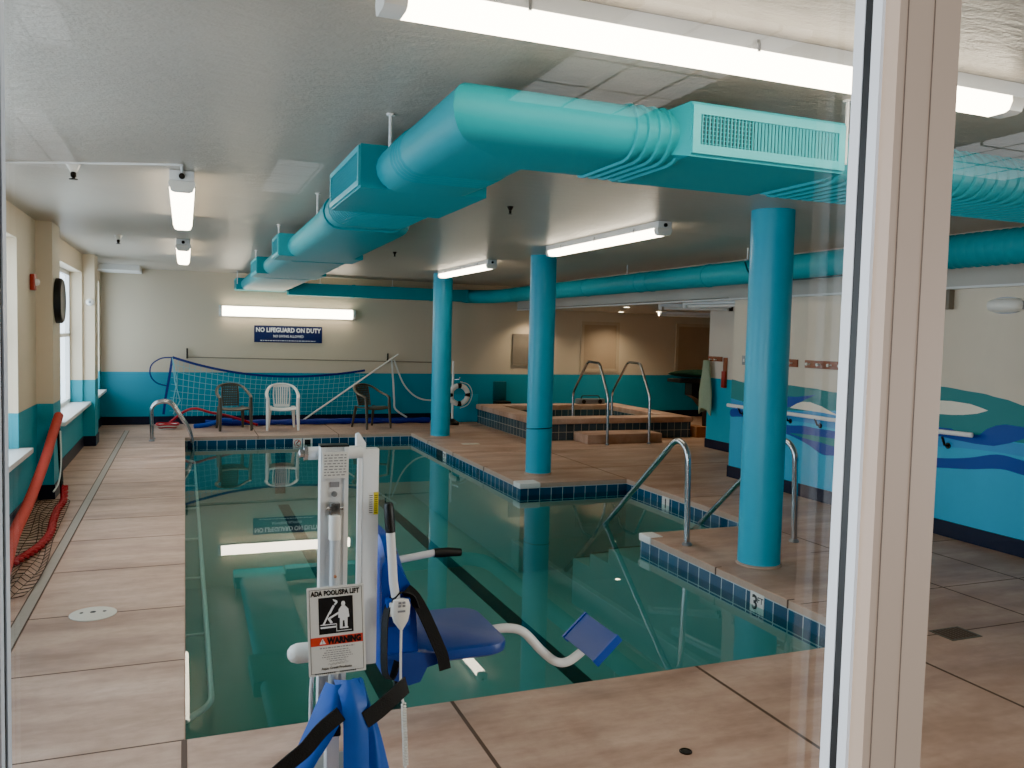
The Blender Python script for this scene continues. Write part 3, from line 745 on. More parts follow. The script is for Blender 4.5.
# depth markers on the waterline tile
def marker(txt, sub, c, right, w, lab, extra=None):
    t = thing('depth_marker', lab, 'depth marker', c)
    c = Vector(c); r = Vector(right); u = Vector((0, 0, 1)); nn = r.cross(u)
    def q(mb, a, b_, z0, z1, d0, d1):
        P = [c + r * a + u * z0 + nn * d0, c + r * b_ + u * z0 + nn * d0, c + r * b_ + u * z0 + nn * d1, c + r * a + u * z0 + nn * d1]
        mb.add(P + [p + u * (z1 - z0) for p in P], [(0, 3, 2, 1), (4, 5, 6, 7), (0, 1, 5, 4), (1, 2, 6, 5), (2, 3, 7, 6), (3, 0, 4, 7)]); return mb
    build('tile', q(MB(), -w, w, -.075, .075, 0, .004), 'sign_white', t, smooth=False)
    if txt: text_mesh(txt, .15, 'black_ink', c - r * (w * .30 if sub else 0) - u * .05 + nn * .0045, r, u, parent=t, bold=.004)
    if sub: text_mesh(sub, .062, 'black_ink', c + r * (w * .48) + u * .005 + nn * .0045, r, u, parent=t, bold=.001)
    if extra == 'nodive':
        rg = MB(); rg.tube([c + nn * .005 + r * (.05 * math.cos(a)) + u * (.05 * math.sin(a) - .005) for a in [2 * PI * k / 24 for k in range(24)]], .006, 6, True)
        rg.tube([c + nn * .005 + r * .036 + u * .03, c + nn * .005 - r * .036 - u * .04], .006, 6); build('prohibition_ring', rg, 'sign_red', t)
        dv = MB(); dv.tube([c + nn * .005 + r * .02 + u * .03, c + nn * .005 - r * .005 + u * .0, c + nn * .005 - r * .02 - u * .025], .007, 6); build('diver_symbol', dv, 'black_ink', t)
    if extra == 'bar':
        build('symbol', q(q(MB(), -.05, .05, -.04, .05, .0045, .006), -.01, .05, -.06, -.045, .0045, .006), 'black_ink', t, smooth=False)
marker('3', 'FT', (3.93 - .006, 4.93, -.125), (0, -1, 0), .0775, 'black and white depth tile reading 3 FT on the pool wall by the near column')
marker('1', '', (5.27 - .006, 8.34, -.13), (0, -1, 0), .0775, 'white depth tile with a black 1 in the recess behind the handrail')
marker('', '', (1.80, PB - .006, -.13), (1, 0, 0), .075, 'small no-diving symbol tile on the far pool wall', 'nodive')
marker('', '', (1.97, PB - .006, -.13), (1, 0, 0), .0775, 'dark and white tile beside the no-diving tile on the far pool wall', 'bar')
marker('3', 'FT', (3.80 - .006, 12.44, -.13), (0, -1, 0), .0775, 'white depth tile with a 3 below the farthest column')
dk = MB().box((3.788, 12.56, -.22), (3.796, 12.86, -.06)); tag(build('skimmer_slot', dk, 'lane', smooth=False), 'dark slot in the blue tile beside the depth tile below the farthest column', 'skimmer')
mb = MB().box((4.22, 12.80, 0), (4.50, 12.93, .006)); tag(build('deck_plate', mb, 'disc'), 'flat white rectangular plate on the deck in front of the farthest column', 'plate')

# ------------------------------------------------------------------ deck fittings
t = thing('skimmer_cover', 'round white skimmer lid set in the left deck', 'lid', (-.53, 5.68, 0))
build('lid', MB().lathe([(.135, 0), (.135, .004), (.11, .012), (.001, .014)], (-.53, 5.68, 0), 36), 'disc', t)
for dx in (-.065, 0, .065): build('finger_hole', MB().lathe([(.018 if dx == 0 else .011, .0131), (.018 if dx == 0 else .011, .0148), (.001, .0148)], (-.53 + dx, 5.68, 0), 12), 'black', t)
t = thing('drain_channel', 'long pale slotted drain channel running along the left deck', 'drain', (-.92, 8, 0))
c_ = MB().box((-.955, .9, 0), (-.885, 15.6, .004)); build('channel', c_, 'channel', t, smooth=False)
s_ = MB()
for x in (-.955, -.885): s_.box((x - .004, .9, 0), (x + .004, 15.6, .005))
build('channel_edge', s_, 'joint', t, smooth=False)
t = thing('floor_drain', 'square grey grate in the deck right of the window post', 'drain', (4.5, 3.73, 0))
build('frame', MB().box((4.37, 3.64, 0), (4.62, 3.82, .004)), 'grate', t, smooth=False)
g = MB()
for k in range(7): g.box((4.385 + k * .032, 3.655, .003), (4.40 + k * .032, 3.805, .007))
build('grate', g, 'joint', t, smooth=False)
t = thing('deck_anchor', 'tiny dark round anchor socket in the near deck', 'anchor', (2.04, 3.0, 0))
build('cap', MB().lathe([(.022, 0), (.022, .003), (.001, .004)], (2.04, 3.0, 0), 16), 'black', t)
build('ring', MB().tube([(2.04 + .026 * math.cos(2 * PI * k / 16), 3.0 + .026 * math.sin(2 * PI * k / 16), .003) for k in range(16)], .003, 6, True), 'dark_bronze', t)

# ------------------------------------------------------------------ stainless rails
def flange(mb, x, y, z=0, r=.045): return mb.lathe([(r, 0), (r, .012), (r * .7, .025), (.028, .03)], (x, y, z), 20)
def step_rail(x, ybase, yend, zt, lab):
    t = thing('handrail', lab, 'handrail', (x, ybase, 0))
    pts = [(x, ybase, 0), (x, ybase + .03, zt - .20)]
    arc = []
    for k in range(1, 9):
        a = PI * (1 - k / 8 * .74); arc.append((x, ybase + .03 + .155 * (1 + math.cos(a)), zt - .155 + .155 * math.sin(a)))
    pts += [(x, ybase + .03, zt - .155)] + arc
    last = Vector(arc[-1]); slope = (zt - .05 - WZ) / (yend - last.y - .0)
    d = Vector((0, 1, -(last.z - WZ) / (yend - last.y)))
    end = last + d * (yend - last.y) * 1.75
    pts += [tuple(last + d * (yend - last.y)), tuple(end)]
    build('rail', MB().tube(pts, .026, 16), 'steel', t)
    build('flange', flange(MB(), x, ybase), 'grey_metal', t)
step_rail(4.10, 6.13, 7.65, .895, 'bent stainless pool handrail on the deck left of the near column')
step_rail(5.12, 5.96, 7.42, .895, 'bent stainless pool handrail on the deck right of the near column')
def ladder(y, lab):
    t = thing('pool_ladder_rail', lab, 'handrail', (-.48, y, 0))
    pts = fillet([(-.48, y, 0), (-.49, y, .58), (-.22, y, .64), (.10, y, .12), (.16, y, -.55)], .17)
    build('rail', MB().tube(pts, .026, 14), 'steel', t)
    build('flange', flange(MB(), -.48, y), 'grey_metal', t)
ladder(14.12, 'curved stainless ladder rail at the far left pool corner, the nearer of two')
ladder(14.42, 'curved stainless ladder rail at the far left pool corner, the farther of two')
def spa_rail(x, lab):
    t = thing('spa_handrail', lab, 'handrail', (x, 12.3, 0))
    pts = fillet([(x, 12.29, 0), (x, 12.31, .80), (x, 12.66, 1.36), (x, 13.10, 1.37), (x, 13.66, .78), (x, 13.64, .30)], .075)
    build('rail', MB().tube(pts, .022, 12), 'steel', t)
    build('flange', flange(MB(), x, 12.29, 0, .035), 'grey_metal', t)
spa_rail(6.58, 'hooped stainless rail over the hot tub step, the left one')
spa_rail(7.38, 'hooped stainless rail over the hot tub step, the right one')
# grab rail at the waterline, left side
t = thing('grab_rail', 'pale pipe rail at the waterline along the left side of the pool', 'rail', (.06, 8, WZ))
pts = fillet([(.0, 4.36, -.17), (.135, 4.52, -.17), (.135, 13.0, -.17), (.0, 13.15, -.17)], .12)
build('rail', MB().tube(pts, .017, 10), 'white_plastic', t)
for y in (5.6, 6.9, 8.2, 9.6, 11.0, 12.2): build('bracket', MB().cyl((0, y, -.17), (.135, y, -.17), .010, 8), 'white_plastic', t)

# ------------------------------------------------------------------ hot tub
SX0, SX1, SY0, SY1 = 5.50, 8.70, 12.96, 15.95
t = thing('hot_tub', 'raised hot tub with blue-grey tiled sides and a broad stone rim', 'hot tub', (7.1, 14.4, 0))
build('tiled_side', MB().box((SX0 + .03, SY0 + .03, 0), (SX1 - .03, SY0 + .10, .29)).box((SX0 + .03, SY1 - .10, 0), (SX1 - .03, SY1 - .03, .29)).box((SX0 + .03, SY0 + .1, 0), (SX0 + .1, SY1 - .1, .29)).box((SX1 - .1, SY0 + .1, 0), (SX1 - .03, SY1 - .1, .29)), 'spa_tile', t, smooth=False)
W = .42
rim = MB().box((SX0, SY0, .285), (SX1, SY0 + W, .385), bev=.02).box((SX0, SY1 - W, .285), (SX1, SY1, .385), bev=.02).box((SX0, SY0 + W - .01, .286), (SX0 + W, SY1 - W + .01, .384), bev=.015).box((SX1 - W, SY0 + W - .01, .286), (SX1, SY1 - W + .01, .384), bev=.015)
build('stone_rim', rim, 'deck', t)
build('inner_wall', MB().box((SX0 + W - .02, SY0 + W - .02, .0), (SX0 + W, SY1 - W, .29)).box((SX1 - W, SY0 + W - .02, .0), (SX1 - W + .02, SY1 - W, .29)).box((SX0 + W, SY0 + W - .02, .0), (SX1 - W, SY0 + W, .29)).box((SX0 + W, SY1 - W, .0), (SX1 - W, SY1 - W + .02, .29)), 'spa_tile', t, smooth=False)
build('tub_water', MB().quad((SX0 + W, SY0 + W, .16), (SX1 - W, SY0 + W, .16), (SX1 - W, SY1 - W, .16), (SX0 + W, SY1 - W, .16)), 'spa_water', t, smooth=False)
build('tub_bottom', MB().quad((SX0 + W, SY0 + W, .004), (SX1 - W, SY0 + W, .004), (SX1 - W, SY1 - W, .004), (SX0 + W, SY1 - W, .004)), 'plaster', t, smooth=False)
tag(build('step_block', MB().box((6.28, 12.42, 0), (7.72, 12.97, .165), bev=.015), 'deck'), 'low concrete step block in front of the hot tub', 'step')
mb = MB().box((8.74, 12.9, 0), (8.98, 13.3, .20), bev=.01); tag(build('stone_block', mb, 'brown_tan'), 'small tan block on the floor at the right end of the hot tub', 'block')

# things on / behind the tub
t = thing('radio', 'grey portable stereo lying on the far rim of the hot tub', 'radio', (8.0, 15.72, .385))
build('body', MB().box((7.66, 15.64, .386), (8.30, 15.82, .50), bev=.03), 'grey_metal', t)
build('handle', MB().tube(fillet([(7.76, 15.72, .49), (7.78, 15.72, .56), (8.18, 15.72, .56), (8.2, 15.72, .49)], .04), .012, 8), 'black', t)
sp = MB()
for x in (7.79, 8.17): sp.lathe([(.045, 0), (.045, -.008), (.001, -.01)], (x, 15.64, .443), 18, axis='y')
build('speaker', sp, 'black', t)
t = thing('spa_chair', 'dark low chair with a teal back behind the hot tub left corner', 'chair', (5.95, 16.2, 0))
build('seat', MB().box((6.02, 16.05, .36), (6.32, 16.36, .42), bev=.02), 'black', t)
build('backrest', MB().box((6.02, 16.34, .42), (6.32, 16.40, .82), bev=.025), 'dark_teal', t)
for x in (6.04, 6.30):
    for y in (16.08, 16.34): build('leg', MB().cyl((x, y, 0), (x, y, .37), .02, 8), 'black', t)
t = thing('lift_chair', 'tall black angled support with green cloth on top behind the hot tub', 'stand', (9.75, 14.0, 0))
bk = MB().prism([(9.28, .95), (9.62, .95), (9.85, .62), (10.0, .1), (10.0, 0), (9.72, 0), (9.70, .35), (9.45, .62), (9.28, .70)], 'y', 13.9, 14.15); build('support', bk, 'black', t)
build('arm', MB().box((8.95, 13.8, .95), (10.0, 14.3, 1.02), bev=.02), 'black', t)
def lump(cx, cy, cz, rx, ry, rz, seed, n=20, m_=10):
    rnd = random.Random(seed); mb = MB(); rings = []
    ph = [rnd.uniform(0, 6) for _ in range(4)]
    for j in range(m_ + 1):
        v = PI * j / m_; ring = []
        for k in range(n):
            u = 2 * PI * k / n; w = 1 + .14 * math.sin(3 * u + ph[0] + 2 * v) + .1 * math.sin(5 * u + ph[1])
            ring.append(Vector((cx + rx * max(.02, math.sin(v)) * math.cos(u) * w, cy + ry * max(.02, math.sin(v)) * math.sin(u) * w, cz + rz * math.cos(v) * (1 + .15 * math.sin(2 * u + ph[2])))))
        rings.append(ring)
    mb.loft(rings); return mb
cl = lump(9.45, 14.05, 1.125, .55, .24, .07, 3)
tag(build('green_cloth', cl, 'dark_green'), 'crumpled dark green cloth lying on top of the black support', 'cloth')

# back wall panels
def panel(x0, x1, z0, z1, lab, fm, pmn):
    t = thing('wall_panel', lab, 'panel', ((x0 + x1) / 2, YB, z0)); y = YB - .001; w = .07
    build('panel_board', MB().box((x0 + w * .5, y - .012, z0 + w * .5), (x1 - w * .5, y, z1 - w * .5)), pmn, t, smooth=False)
    build('panel_border', MB().box((x0, y - .03, z0), (x1, y, z0 + w)).box((x0, y - .03, z1 - w), (x1, y, z1)).box((x0, y - .03, z0 + w), (x0 + w, y, z1 - w)).box((x1 - w, y - .03, z0 + w), (x1, y, z1 - w)), fm, t, smooth=False)
panel(6.50, 6.98, 1.17, 1.83, 'small grey framed board on the back wall just left of the middle column', 'grey_panel', 'grey_panel')
panel(8.12, 9.07, 1.03, 2.14, 'tall tan framed panel on the back wall above the hot tub rails', 'tan_frame', 'tan_panel')
panel(10.55, 11.65, .97, 2.16, 'tall tan framed panel on the back wall above the green cloth', 'tan_frame', 'tan_panel')

# life ring on its post
t = thing('life_ring', 'white life ring with dark bands hanging on the pole by the back wall', 'life ring', (5.03, 15.60, .6))
rg = MB(); R0, r0 = .178, .050
def torus_arc(a0, a1, R, r, n): return [(5.03 + R * math.cos(a0 + (a1 - a0) * k / n), 15.60, .60 + R * math.sin(a0 + (a1 - a0) * k / n)) for k in range(n + 1)]
rg.tube(torus_arc(0, 2 * PI, R0, r0, 40)[:-1], r0, 14, True); build('ring', rg, 'white_plastic', t)
for q in range(4): 
    a = q * PI / 2 + .0; build('band', MB().tube(torus_arc(a - .2, a + .2, R0, r0, 6), r0 * 1.04, 14), 'dark_bronze', t)
build('rope', MB().tube(spline([(5.03, 15.54, .86), (5.2, 15.53, .8), (5.28, 15.53, .62), (5.2, 15.53, .42), (5.03, 15.53, .34)]), .008, 6), 'white_strap', t)
t = thing('post', 'slim white post carrying the life ring behind the farthest column', 'post', (4.93, 15.70, 0))
build('pole', MB().cyl((4.93, 15.70, .03), (4.93, 15.70, 1.26), .022, 12), 'white_plastic', t)
build('base', MB().lathe([(.14, 0), (.14, .05), (.06, .10), (.03, .12)], (4.93, 15.70, .001), 20), 'black', t)
build('hook', MB().tube(spline([(4.93, 15.68, .9), (4.97, 15.62, .9), (5.02, 15.58, .91), (5.03, 15.57, .95)]), .008, 6), 'steel', t)
mb = MB().box((5.02, 15.95, .02), (5.55, 16.0, .58), bev=.01); tag(build('kick_board_panel', mb, 'column'), 'flat teal board standing behind the life ring', 'board')
mb = MB(); mb.lathe([(.55, 0), (.56, .02), (.5, .06), (.3, .085), (.001, .09)], (5.0, 16.0, .001), 32); mb.v = [Vector((4.95 + (v.x - 5.0) * 1.1, 15.9 + (v.y - 16.0) * .55 - .15 + .12, v.z)) for v in mb.v]

# ------------------------------------------------------------------ back wall clutter
t = thing('wall_cable', 'thin dark cable with two hook pegs stretched along the back wall', 'cable', (2.3, 16.5, 1.27))
build('cable', MB().cyl((.04, 16.50, 1.245), (4.75, 16.50, 1.20), .009, 6), 'grey_panel', t)
for x, z in ((.04, 1.22), (3.80, 1.18)): build('peg', MB().cyl((x, 16.50, z), (x, 16.50, z + .19), .016, 8).cyl((x, 16.50, z + .06), (x, 16.55, z + .06), .012, 8), 'dark_bronze', t)
def topz(x):
    u = (x + .21) / 3.53; return 1.245 * (1 - u) + 1.03 * u - .20 * (4 * u * (1 - u)) - .06 * math.sin(PI * u) * (1 - u)
NY = 16.38
t = thing('pool_net', 'blue-taped sports net sagging along the back wall behind the chairs', 'net', (1.5, NY, 0))
xs = [-.21 + 3.53 * k / 40 for k in range(41)]
build('top_tape', MB().ribbon([(x, NY, topz(x)) for x in xs], .022, .006, (0, 0, 1)), 'navy_tape', t)
build('side_tape', MB().ribbon([(-.21, NY, 1.24), (-.26, NY, .9), (-.33, NY, .47), (-.36, NY, .2)], .022, .006, (1, 0, 0)), 'navy_tape', t)
ng = MB()
for k in range(1, 36):
    x = -.21 + 3.53 * k / 36; ng.tube([(x, NY, topz(x)), (x - .03 + .01 * math.sin(k), NY + .01, .6), (x - .06, NY, .16)], .0038, 4)
for j in range(1, 9):
    f = j / 9; ng.tube([(x - .06 * f, NY, topz(x) * (1 - f) + .14 * f) for x in xs[::2]], .0038, 4)
ng.tube([(-.21, NY, 1.24), (-.17, NY, .8), (-.08, NY, .45), (-.2, NY, .2)], .01, 5); ng.tube([(-.21, NY, 1.24), (-.13, NY, .8), (-.2, NY, .45), (-.1, NY, .2)], .008, 5)
nn_ = build('netting', ng, 'pale_net', t); nn_['kind'] = 'stuff'
build('loop_cord', MB().tube(spline([(-.21, NY, 1.24), (-.4, NY, 1.22), (-.56, NY, 1.1), (-.58, NY, .92), (-.48, NY, .78), (-.30, NY, .72)]), .012, 6), 'navy_tape', t)
mb = MB().cyl((2.05, 16.24, .03), (3.98, 16.36, 1.36), .016, 8); tag(build('net_pole', mb, 'white_plastic'), 'thin white pole leaning diagonally against the back wall by the dark chair', 'pole')
sx = [(3.86, 1.27), (3.90, .85), (3.93, .45), (3.96, .25), (4.20, .08)]
tag(build('hanging_strap', MB().ribbon(spline([(x, 16.44, z) for x, z in sx], 5), .018, .003, (1, 0, .3)), 'white_strap'), 'white strap hanging straight down from the cable peg to the floor', 'strap')
sx = [(3.92, 1.24), (4.1, .80), (4.3, .56), (4.5, .45), (4.72, .42)]
tag(build('hanging_strap', MB().ribbon(spline([(x, 16.46, z) for x, z in sx], 5), .016, .003, (.6, 0, .8)), 'white_strap'), 'white strap hanging from the cable peg and trailing toward the farthest column', 'strap')
def roll(x0, x1, y, r, seed):
    rnd = random.Random(seed); pts = []; n_ = 30
    for k in range(n_ + 1):
        u = k / n_; pts.append((x0 + (x1 - x0) * u, y + .03 * math.sin(u * 9 + seed), r * 1.0 + .004 + .0 * rnd.random()))
    return MB().tube(pts, [r * (1 + .12 * math.sin(k * 1.7 + seed)) * .88 for k in range(n_ + 1)], 12)
tag(build('cover_roll', roll(.35, 4.55, 16.04, .06, 2), 'blue_roll'), 'long navy blue roll lying on the floor below the net', 'roll')
m2 = MB(); ring0 = []
for rr, z in ((1, .001), (1.0, .03), (.9, .06), (.5, .08), (.02, .085)):
    ring0.append([Vector((5.2 + .62 * rr * math.cos(2 * PI * k / 32), 16.05 - .02 + .33 * rr * math.sin(2 * PI * k / 32) - .35, z)) for k in range(32)])
m2.loft(ring0)
tag(build('floor_mat', MB().lathe([(.62, 0), (.62, .02), (.001, .022)], (0, 0, 0), 32).xf(Matrix.Translation((4.98, 15.35, .001)) @ Matrix.Diagonal((1, .42, 1, 1))), 'blue_roll'), 'blue oval mat on the floor under the life ring post', 'mat') if False else None
hp = [(-.28, 15.98, .06), (-.02, 15.95, .28), (.18, 15.95, .34), (.42, 15.95, .27), (.75, 15.93, .20), (1.05, 15.92, .10), (1.25, 15.9, .03)]
tag(build('hose', MB().tube(spline(hp), .022, 8), 'red_rope'), 'red hose looping along the floor left of the first dark chair', 'hose')
hp = [(.15, 15.8, .035), (.40, 15.84, .06), (.62, 15.86, .13), (.80, 15.86, .12)]
tag(build('foam_tube', MB().tube(spline(hp), .042, 10), 'blue_plastic'), 'blue foam tube lying on the floor behind the first dark chair', 'foam tube')
rc = MB(); cx, cy = -.28, 15.72
for k in range(4): rc.tube([(cx + (.12 + .02 * k) * math.cos(a), cy + (.12 + .02 * k) * math.sin(a), .02 + .025 * k + .008 * math.sin(3 * a)) for a in [2 * PI * i / 24 for i in range(24)]], .016, 8, True, mi=k % 2)
tag(build('rope_coil', rc, ['white_strap', 'red_rope']), 'red and white coil of rope on the far left deck', 'rope')

# ------------------------------------------------------------------ near-left net and red noodle
np_ = [(-1.19, 9.50, .87), (-1.20, 9.1, .70), (-1.20, 8.67, .545), (-1.20, 7.85, .33), (-1.18, 7.0, .22), (-1.12, 6.2, .10), (-1.1, 5.6, .05)]
tag(build('foam_noodle', MB().tube(spline(np_), .045, 12), 'red_foam'), 'long red foam-covered rope leaning from the left pillar down to the deck', 'rope')
tag(build('net_pole', MB().cyl((-1.165, 9.52, 0), (-1.20, 9.54, .80), .018, 8), 'black'), 'short black pole standing upright against the left pillar', 'pole')
tag(build('cord', MB().tube(spline([(-1.17, 9.45, .72), (-1.14, 9.25, .45), (-1.13, 9.0, .28), (-1.15, 8.8, .22)]), .008, 6), 'white_strap'), 'thin white cord hanging beside the black pole at the left pillar', 'cord')
t = thing('floor_net', 'dark net with a braided red rope edge heaped on the left deck', 'net', (-1.1, 8, 0))
rp = [(-1.14, 9.50, .14), (-1.12, 9.25, .05), (-1.13, 8.9, .03), (-1.10, 8.4, .03), (-1.06, 7.9, .03), (-1.07, 7.5, .03), (-1.13, 7.15, .03), (-1.22, 6.8, .03), (-1.3, 6.5, .03)]
sp_ = spline(rp, 10); bd = MB()
for q in range(3):
    bd.tube([Vector(p) + Vector((.020 * math.cos(i * .9 + q * 2.09), 0, .016 * math.sin(i * .9 + q * 2.09))) for i, p in enumerate(sp_)], .017, 6)
build('edge_rope', bd, 'red_rope', t)
nb = MB(); rnd = random.Random(5)
def npt(u, v):
    y = 9.4 - 3.3 * u; w = .30 + .05 * math.sin(u * 5); xr = -1.02 - .06 * math.cos(u * 4)
    return (xr - w * v + .02 * math.sin(9 * u + 7 * v), y + .05 * math.sin(12 * v + 3 * u), .012 + .025 * abs(math.sin(7 * u + 5 * v)))
for i in range(34): nb.tube([npt(i / 33 + .008 * math.sin(j * 2.1), j / 6) for j in range(7)], .003, 4)
for j in range(7): nb.tube([npt(i / 33, j / 6) for i in range(34)], .003, 4)
o_ = build('netting', nb, 'dark_net', t); o_['kind'] = 'stuff'

# ------------------------------------------------------------------ right wall things
def coat_rack(y0, y1, lab):
    t = thing('coat_rack', lab, 'coat rack', (XR, (y0 + y1) / 2, 1.55)); a, b_ = min(y0, y1), max(y0, y1)
    build('board', MB().box((XR - .02, a, 1.505), (XR - .0, b_, 1.595), bev=.004), 'brown', t)
    k = max(1, int((b_ - a) / .15)); 
    for i in range(k):
        y = a + (b_ - a) * (i + .5) / k
        build('peg', MB().lathe([(.008, 0), (.008, -.035), (.018, -.045), (.018, -.055), (.001, -.06)], (XR - .02, y, 1.55), 10, axis='x'), 'white_plastic', t)
coat_rack(7.05, 7.73, 'brown wooden peg rack with white pegs on the wave wall next to the window post')
coat_rack(7.86, 8.20, 'short brown peg rack peeking out from behind the near column')
t = thing('light_switch', 'small grey switch box on the wave wall beside its far corner', 'switch', (XR, 8.85, 1.55))
build('plate', MB().box((XR - .02, 8.80, 1.49), (XR, 8.90, 1.61), bev=.004), 'grey_metal', t)
build('toggle', MB().box((XR - .035, 8.84, 1.53), (XR - .02, 8.86, 1.57)), 'white_plastic', t)
t = thing('wall_handrail', 'white handrail on brackets along the wave mural', 'handrail', (XR, 7.3, .97))
build('rail', MB().tube([(XR - .085, 9.08, .955), (XR - .085, 7.2, .957), (XR - .085, 5.43, 1.0)], .022, 10, flat=(1, .6)), 'white_trim', t)
for y in (8.85, 7.95, 7.45, 6.6, 5.75): build('bracket', MB().tube([(XR, y, .86), (XR - .05, y, .87), (XR - .085, y, .945)], .012, 8).lathe([(.03, 0), (.03, -.008)], (XR, y, .86), 12, axis='x'), 'dark_bronze', t)
t = thing('emergency_light', 'white oval bulkhead light high on the cream right wall', 'wall light', (XR, 5.23, 2.16))
eb = MB(); rings = []
for d, s_ in ((0, 1), (.03, 1), (.075, .86), (.10, .55), (.108, .1)):
    rings.append([Vector((XR - d, 5.23 + .165 * s_ * math.copysign(abs(math.cos(a)) ** .6, math.cos(a)), 2.165 + .062 * s_ * math.copysign(abs(math.sin(a)) ** .6, math.sin(a)))) for a in [2 * PI * k / 28 for k in range(28)]])
eb.loft(rings); build('lens', eb, 'white_plastic', t)
build('collar', MB().loft([[Vector((XR - d, 5.23 + .18 * math.cos(a), 2.165 + .075 * math.sin(a))) for a in [2 * PI * k / 28 for k in range(28)]] for d in (0, .022)]), 'grey_metal', t)
t = thing('junction_box', 'dark grey box on the cream right wall beside the window post', 'box', (XR, 5.83, 2.24))
build('box', MB().box((XR - .07, 5.77, 2.14), (XR, 5.93, 2.33), bev=.008), 'grey_panel', t)
build('dial', MB().lathe([(.03, 0), (.03, -.02), (.001, -.022)], (XR - .07, 5.84, 2.235), 14, axis='x'), 'black', t)
# alcove wall
AX = 8.15
t = thing('hook_rack', 'small brown hook board on the alcove wall above the green towel', 'coat rack', (AX, 11.6, 1.49))
build('board', MB().box((AX - .02, 11.36, 1.45), (AX, 11.74, 1.53), bev=.004), 'brown', t)
for y in (11.5, 11.63): build('peg', MB().lathe([(.008, 0), (.008, -.04), (.015, -.05), (.001, -.055)], (AX - .02, y, 1.48), 10, axis='x'), 'white_plastic', t)
tw = MB(); rings = []
for k in range(9):
    z = 1.48 - .85 * k / 8; w = .06 + .115 * min(1, k / 5); ring = []
    for i in range(20):
        a = 2 * PI * i / 20; fold = 1 + .25 * math.sin(4 * a + k * .3)
        ring.append(Vector((AX - .10 - .045 * math.sin(a) * fold, 11.66 + w * math.cos(a), z - .02 - (.06 * math.cos(a * 2) if k == 8 else 0))))
    rings.append(ring)
tw.loft(rings); tag(build('hanging_towel', tw, 'green_towel'), 'pale green towel hanging in folds from the alcove hook board', 'towel')
t = thing('hanging_brush', 'narrow brown long-handled brush hung on the alcove wall right of the towel', 'brush', (AX, 11.27, 1.5))
build('handle', MB().box((AX - .02, 11.22, 1.03), (AX - .001, 11.32, 1.52), bev=.006), 'brown', t)
build('bristle', MB().box((AX - .05, 11.225, 1.03), (AX - .02, 11.315, 1.30), bev=.006), 'red_alarm', t)

# ------------------------------------------------------------------ plastic chairs
def make_chair(label, white):
    mat = 'white_plastic' if white else 'green_chair'
    t = thing('plastic_armchair', label, 'chair')
    P = dict(local=True)
    # seat: dished slab (faces -Y)
    mb = MB(); top = []; nx, ny = 9, 9
    def sp(u, v): 
        w = .235 - .03 * v; x = (u * 2 - 1) * w; y = -.23 + .46 * v
        z = .42 - .025 * math.sin(PI * u) * .8 - .03 * v + (.0 if v > .12 else -.03 * (1 - v / .12))
        return Vector((x, y, z))
    vs = [sp(i / nx, j / ny) for j in range(ny + 1) for i in range(nx + 1)]
    lo = [v - Vector((0, 0, .022)) for v in vs]; N = len(vs)
    fs = [(j * (nx + 1) + i, j * (nx + 1) + i + 1, (j + 1) * (nx + 1) + i + 1, (j + 1) * (nx + 1) + i) for j in range(ny) for i in range(nx)]
    fs2 = [tuple(N + k for k in reversed(f)) for f in fs]
    bd_ = [i for i in range(nx + 1)] + [j * (nx + 1) + nx for j in range(1, ny + 1)] + [ny * (nx + 1) + i for i in range(nx - 1, -1, -1)] + [j * (nx + 1) for j in range(ny - 1, 0, -1)]
    fs3 = [(bd_[k], N + bd_[k], N + bd_[(k + 1) % len(bd_)], bd_[(k + 1) % len(bd_)]) for k in range(len(bd_))]
    mb.add(vs + lo, fs + fs2 + fs3); build('seat', mb, mat, t, **P)
    # one hoop runs from arm to arm over the back; a centre panel stands inside it
    def bp(x, h): return Vector((x, .21 + .12 * h - .25 * x * x, .40 + .39 * h))
    half = [(.262, -.21, .565), (.272, -.13, .605), (.272, 0, .635), (.262, .11, .67), (.235, .21, .72), (.18, .28, .765), (.09, .318, .79), (0, .328, .797)]
    hoop = half + [(-x, y, z) for x, y, z in reversed(half[:-1])]
    mb = MB()
    mb.tube([bp(-.13, 0), bp(-.145, .5), bp(-.135, .93)], .013, 6); mb.tube([bp(.13, 0), bp(.145, .5), bp(.135, .93)], .013, 6)
    if white:
        for k in range(6):
            x = -.10 + .20 * k / 5; xb = x * .85
            mb.ribbon([bp(xb, 0), bp((x + xb) / 2, .5), bp(x, .985)], .0115, .006, (1, 0, 0))
        mb.ribbon([bp(-.13, .03), bp(0, .03), bp(.13, .03)], .025, .008, (0, .3, 1)); mb.ribbon([bp(-.13, .95), bp(0, .96), bp(.13, .95)], .03, .008, (0, .3, 1))
    else:
        for k in range(9):
            x = -.125 + .25 * k / 8
            mb.ribbon([bp(x * .95, .02), bp(x, .5), bp(x, .97)], .0085, .005, (1, 0, 0))
        for k in range(9):
            h = .06 + .86 * k / 8
            mb.ribbon([bp(-.14, h), bp(0, h), bp(.14, h)], .010, .006, (0, .3, 1))
    build('backrest', mb, mat, t, **P)
    build('arm_hoop', MB().tube(spline(hoop, 4), .026, 8, flat=(.8, 1.1), up=(0, 0, 1)), mat, t, **P)
    for s in (-1, 1):
        fr = [(s * .262, -.20, .585), (s * .258, -.215, .42), (s * .262, -.235, .2), (s * .268, -.255, 0)]
        build('leg', MB().tube(fr, [.028, .034, .028, .021], 8, flat=(1, .8)), mat, t, **P)
        rr = [(s * .20, .20, .40), (s * .215, .245, .2), (s * .228, .285, 0)]
        build('leg', MB().tube(rr, [.034, .028, .021], 8, flat=(1, .8)), mat, t, **P)
    return t
c1 = make_chair('dark green resin armchair with a lattice back, left of the white chair', False); c1.location = (.80, 15.52, 0); c1.rotation_euler = (0, 0, math.radians(8))
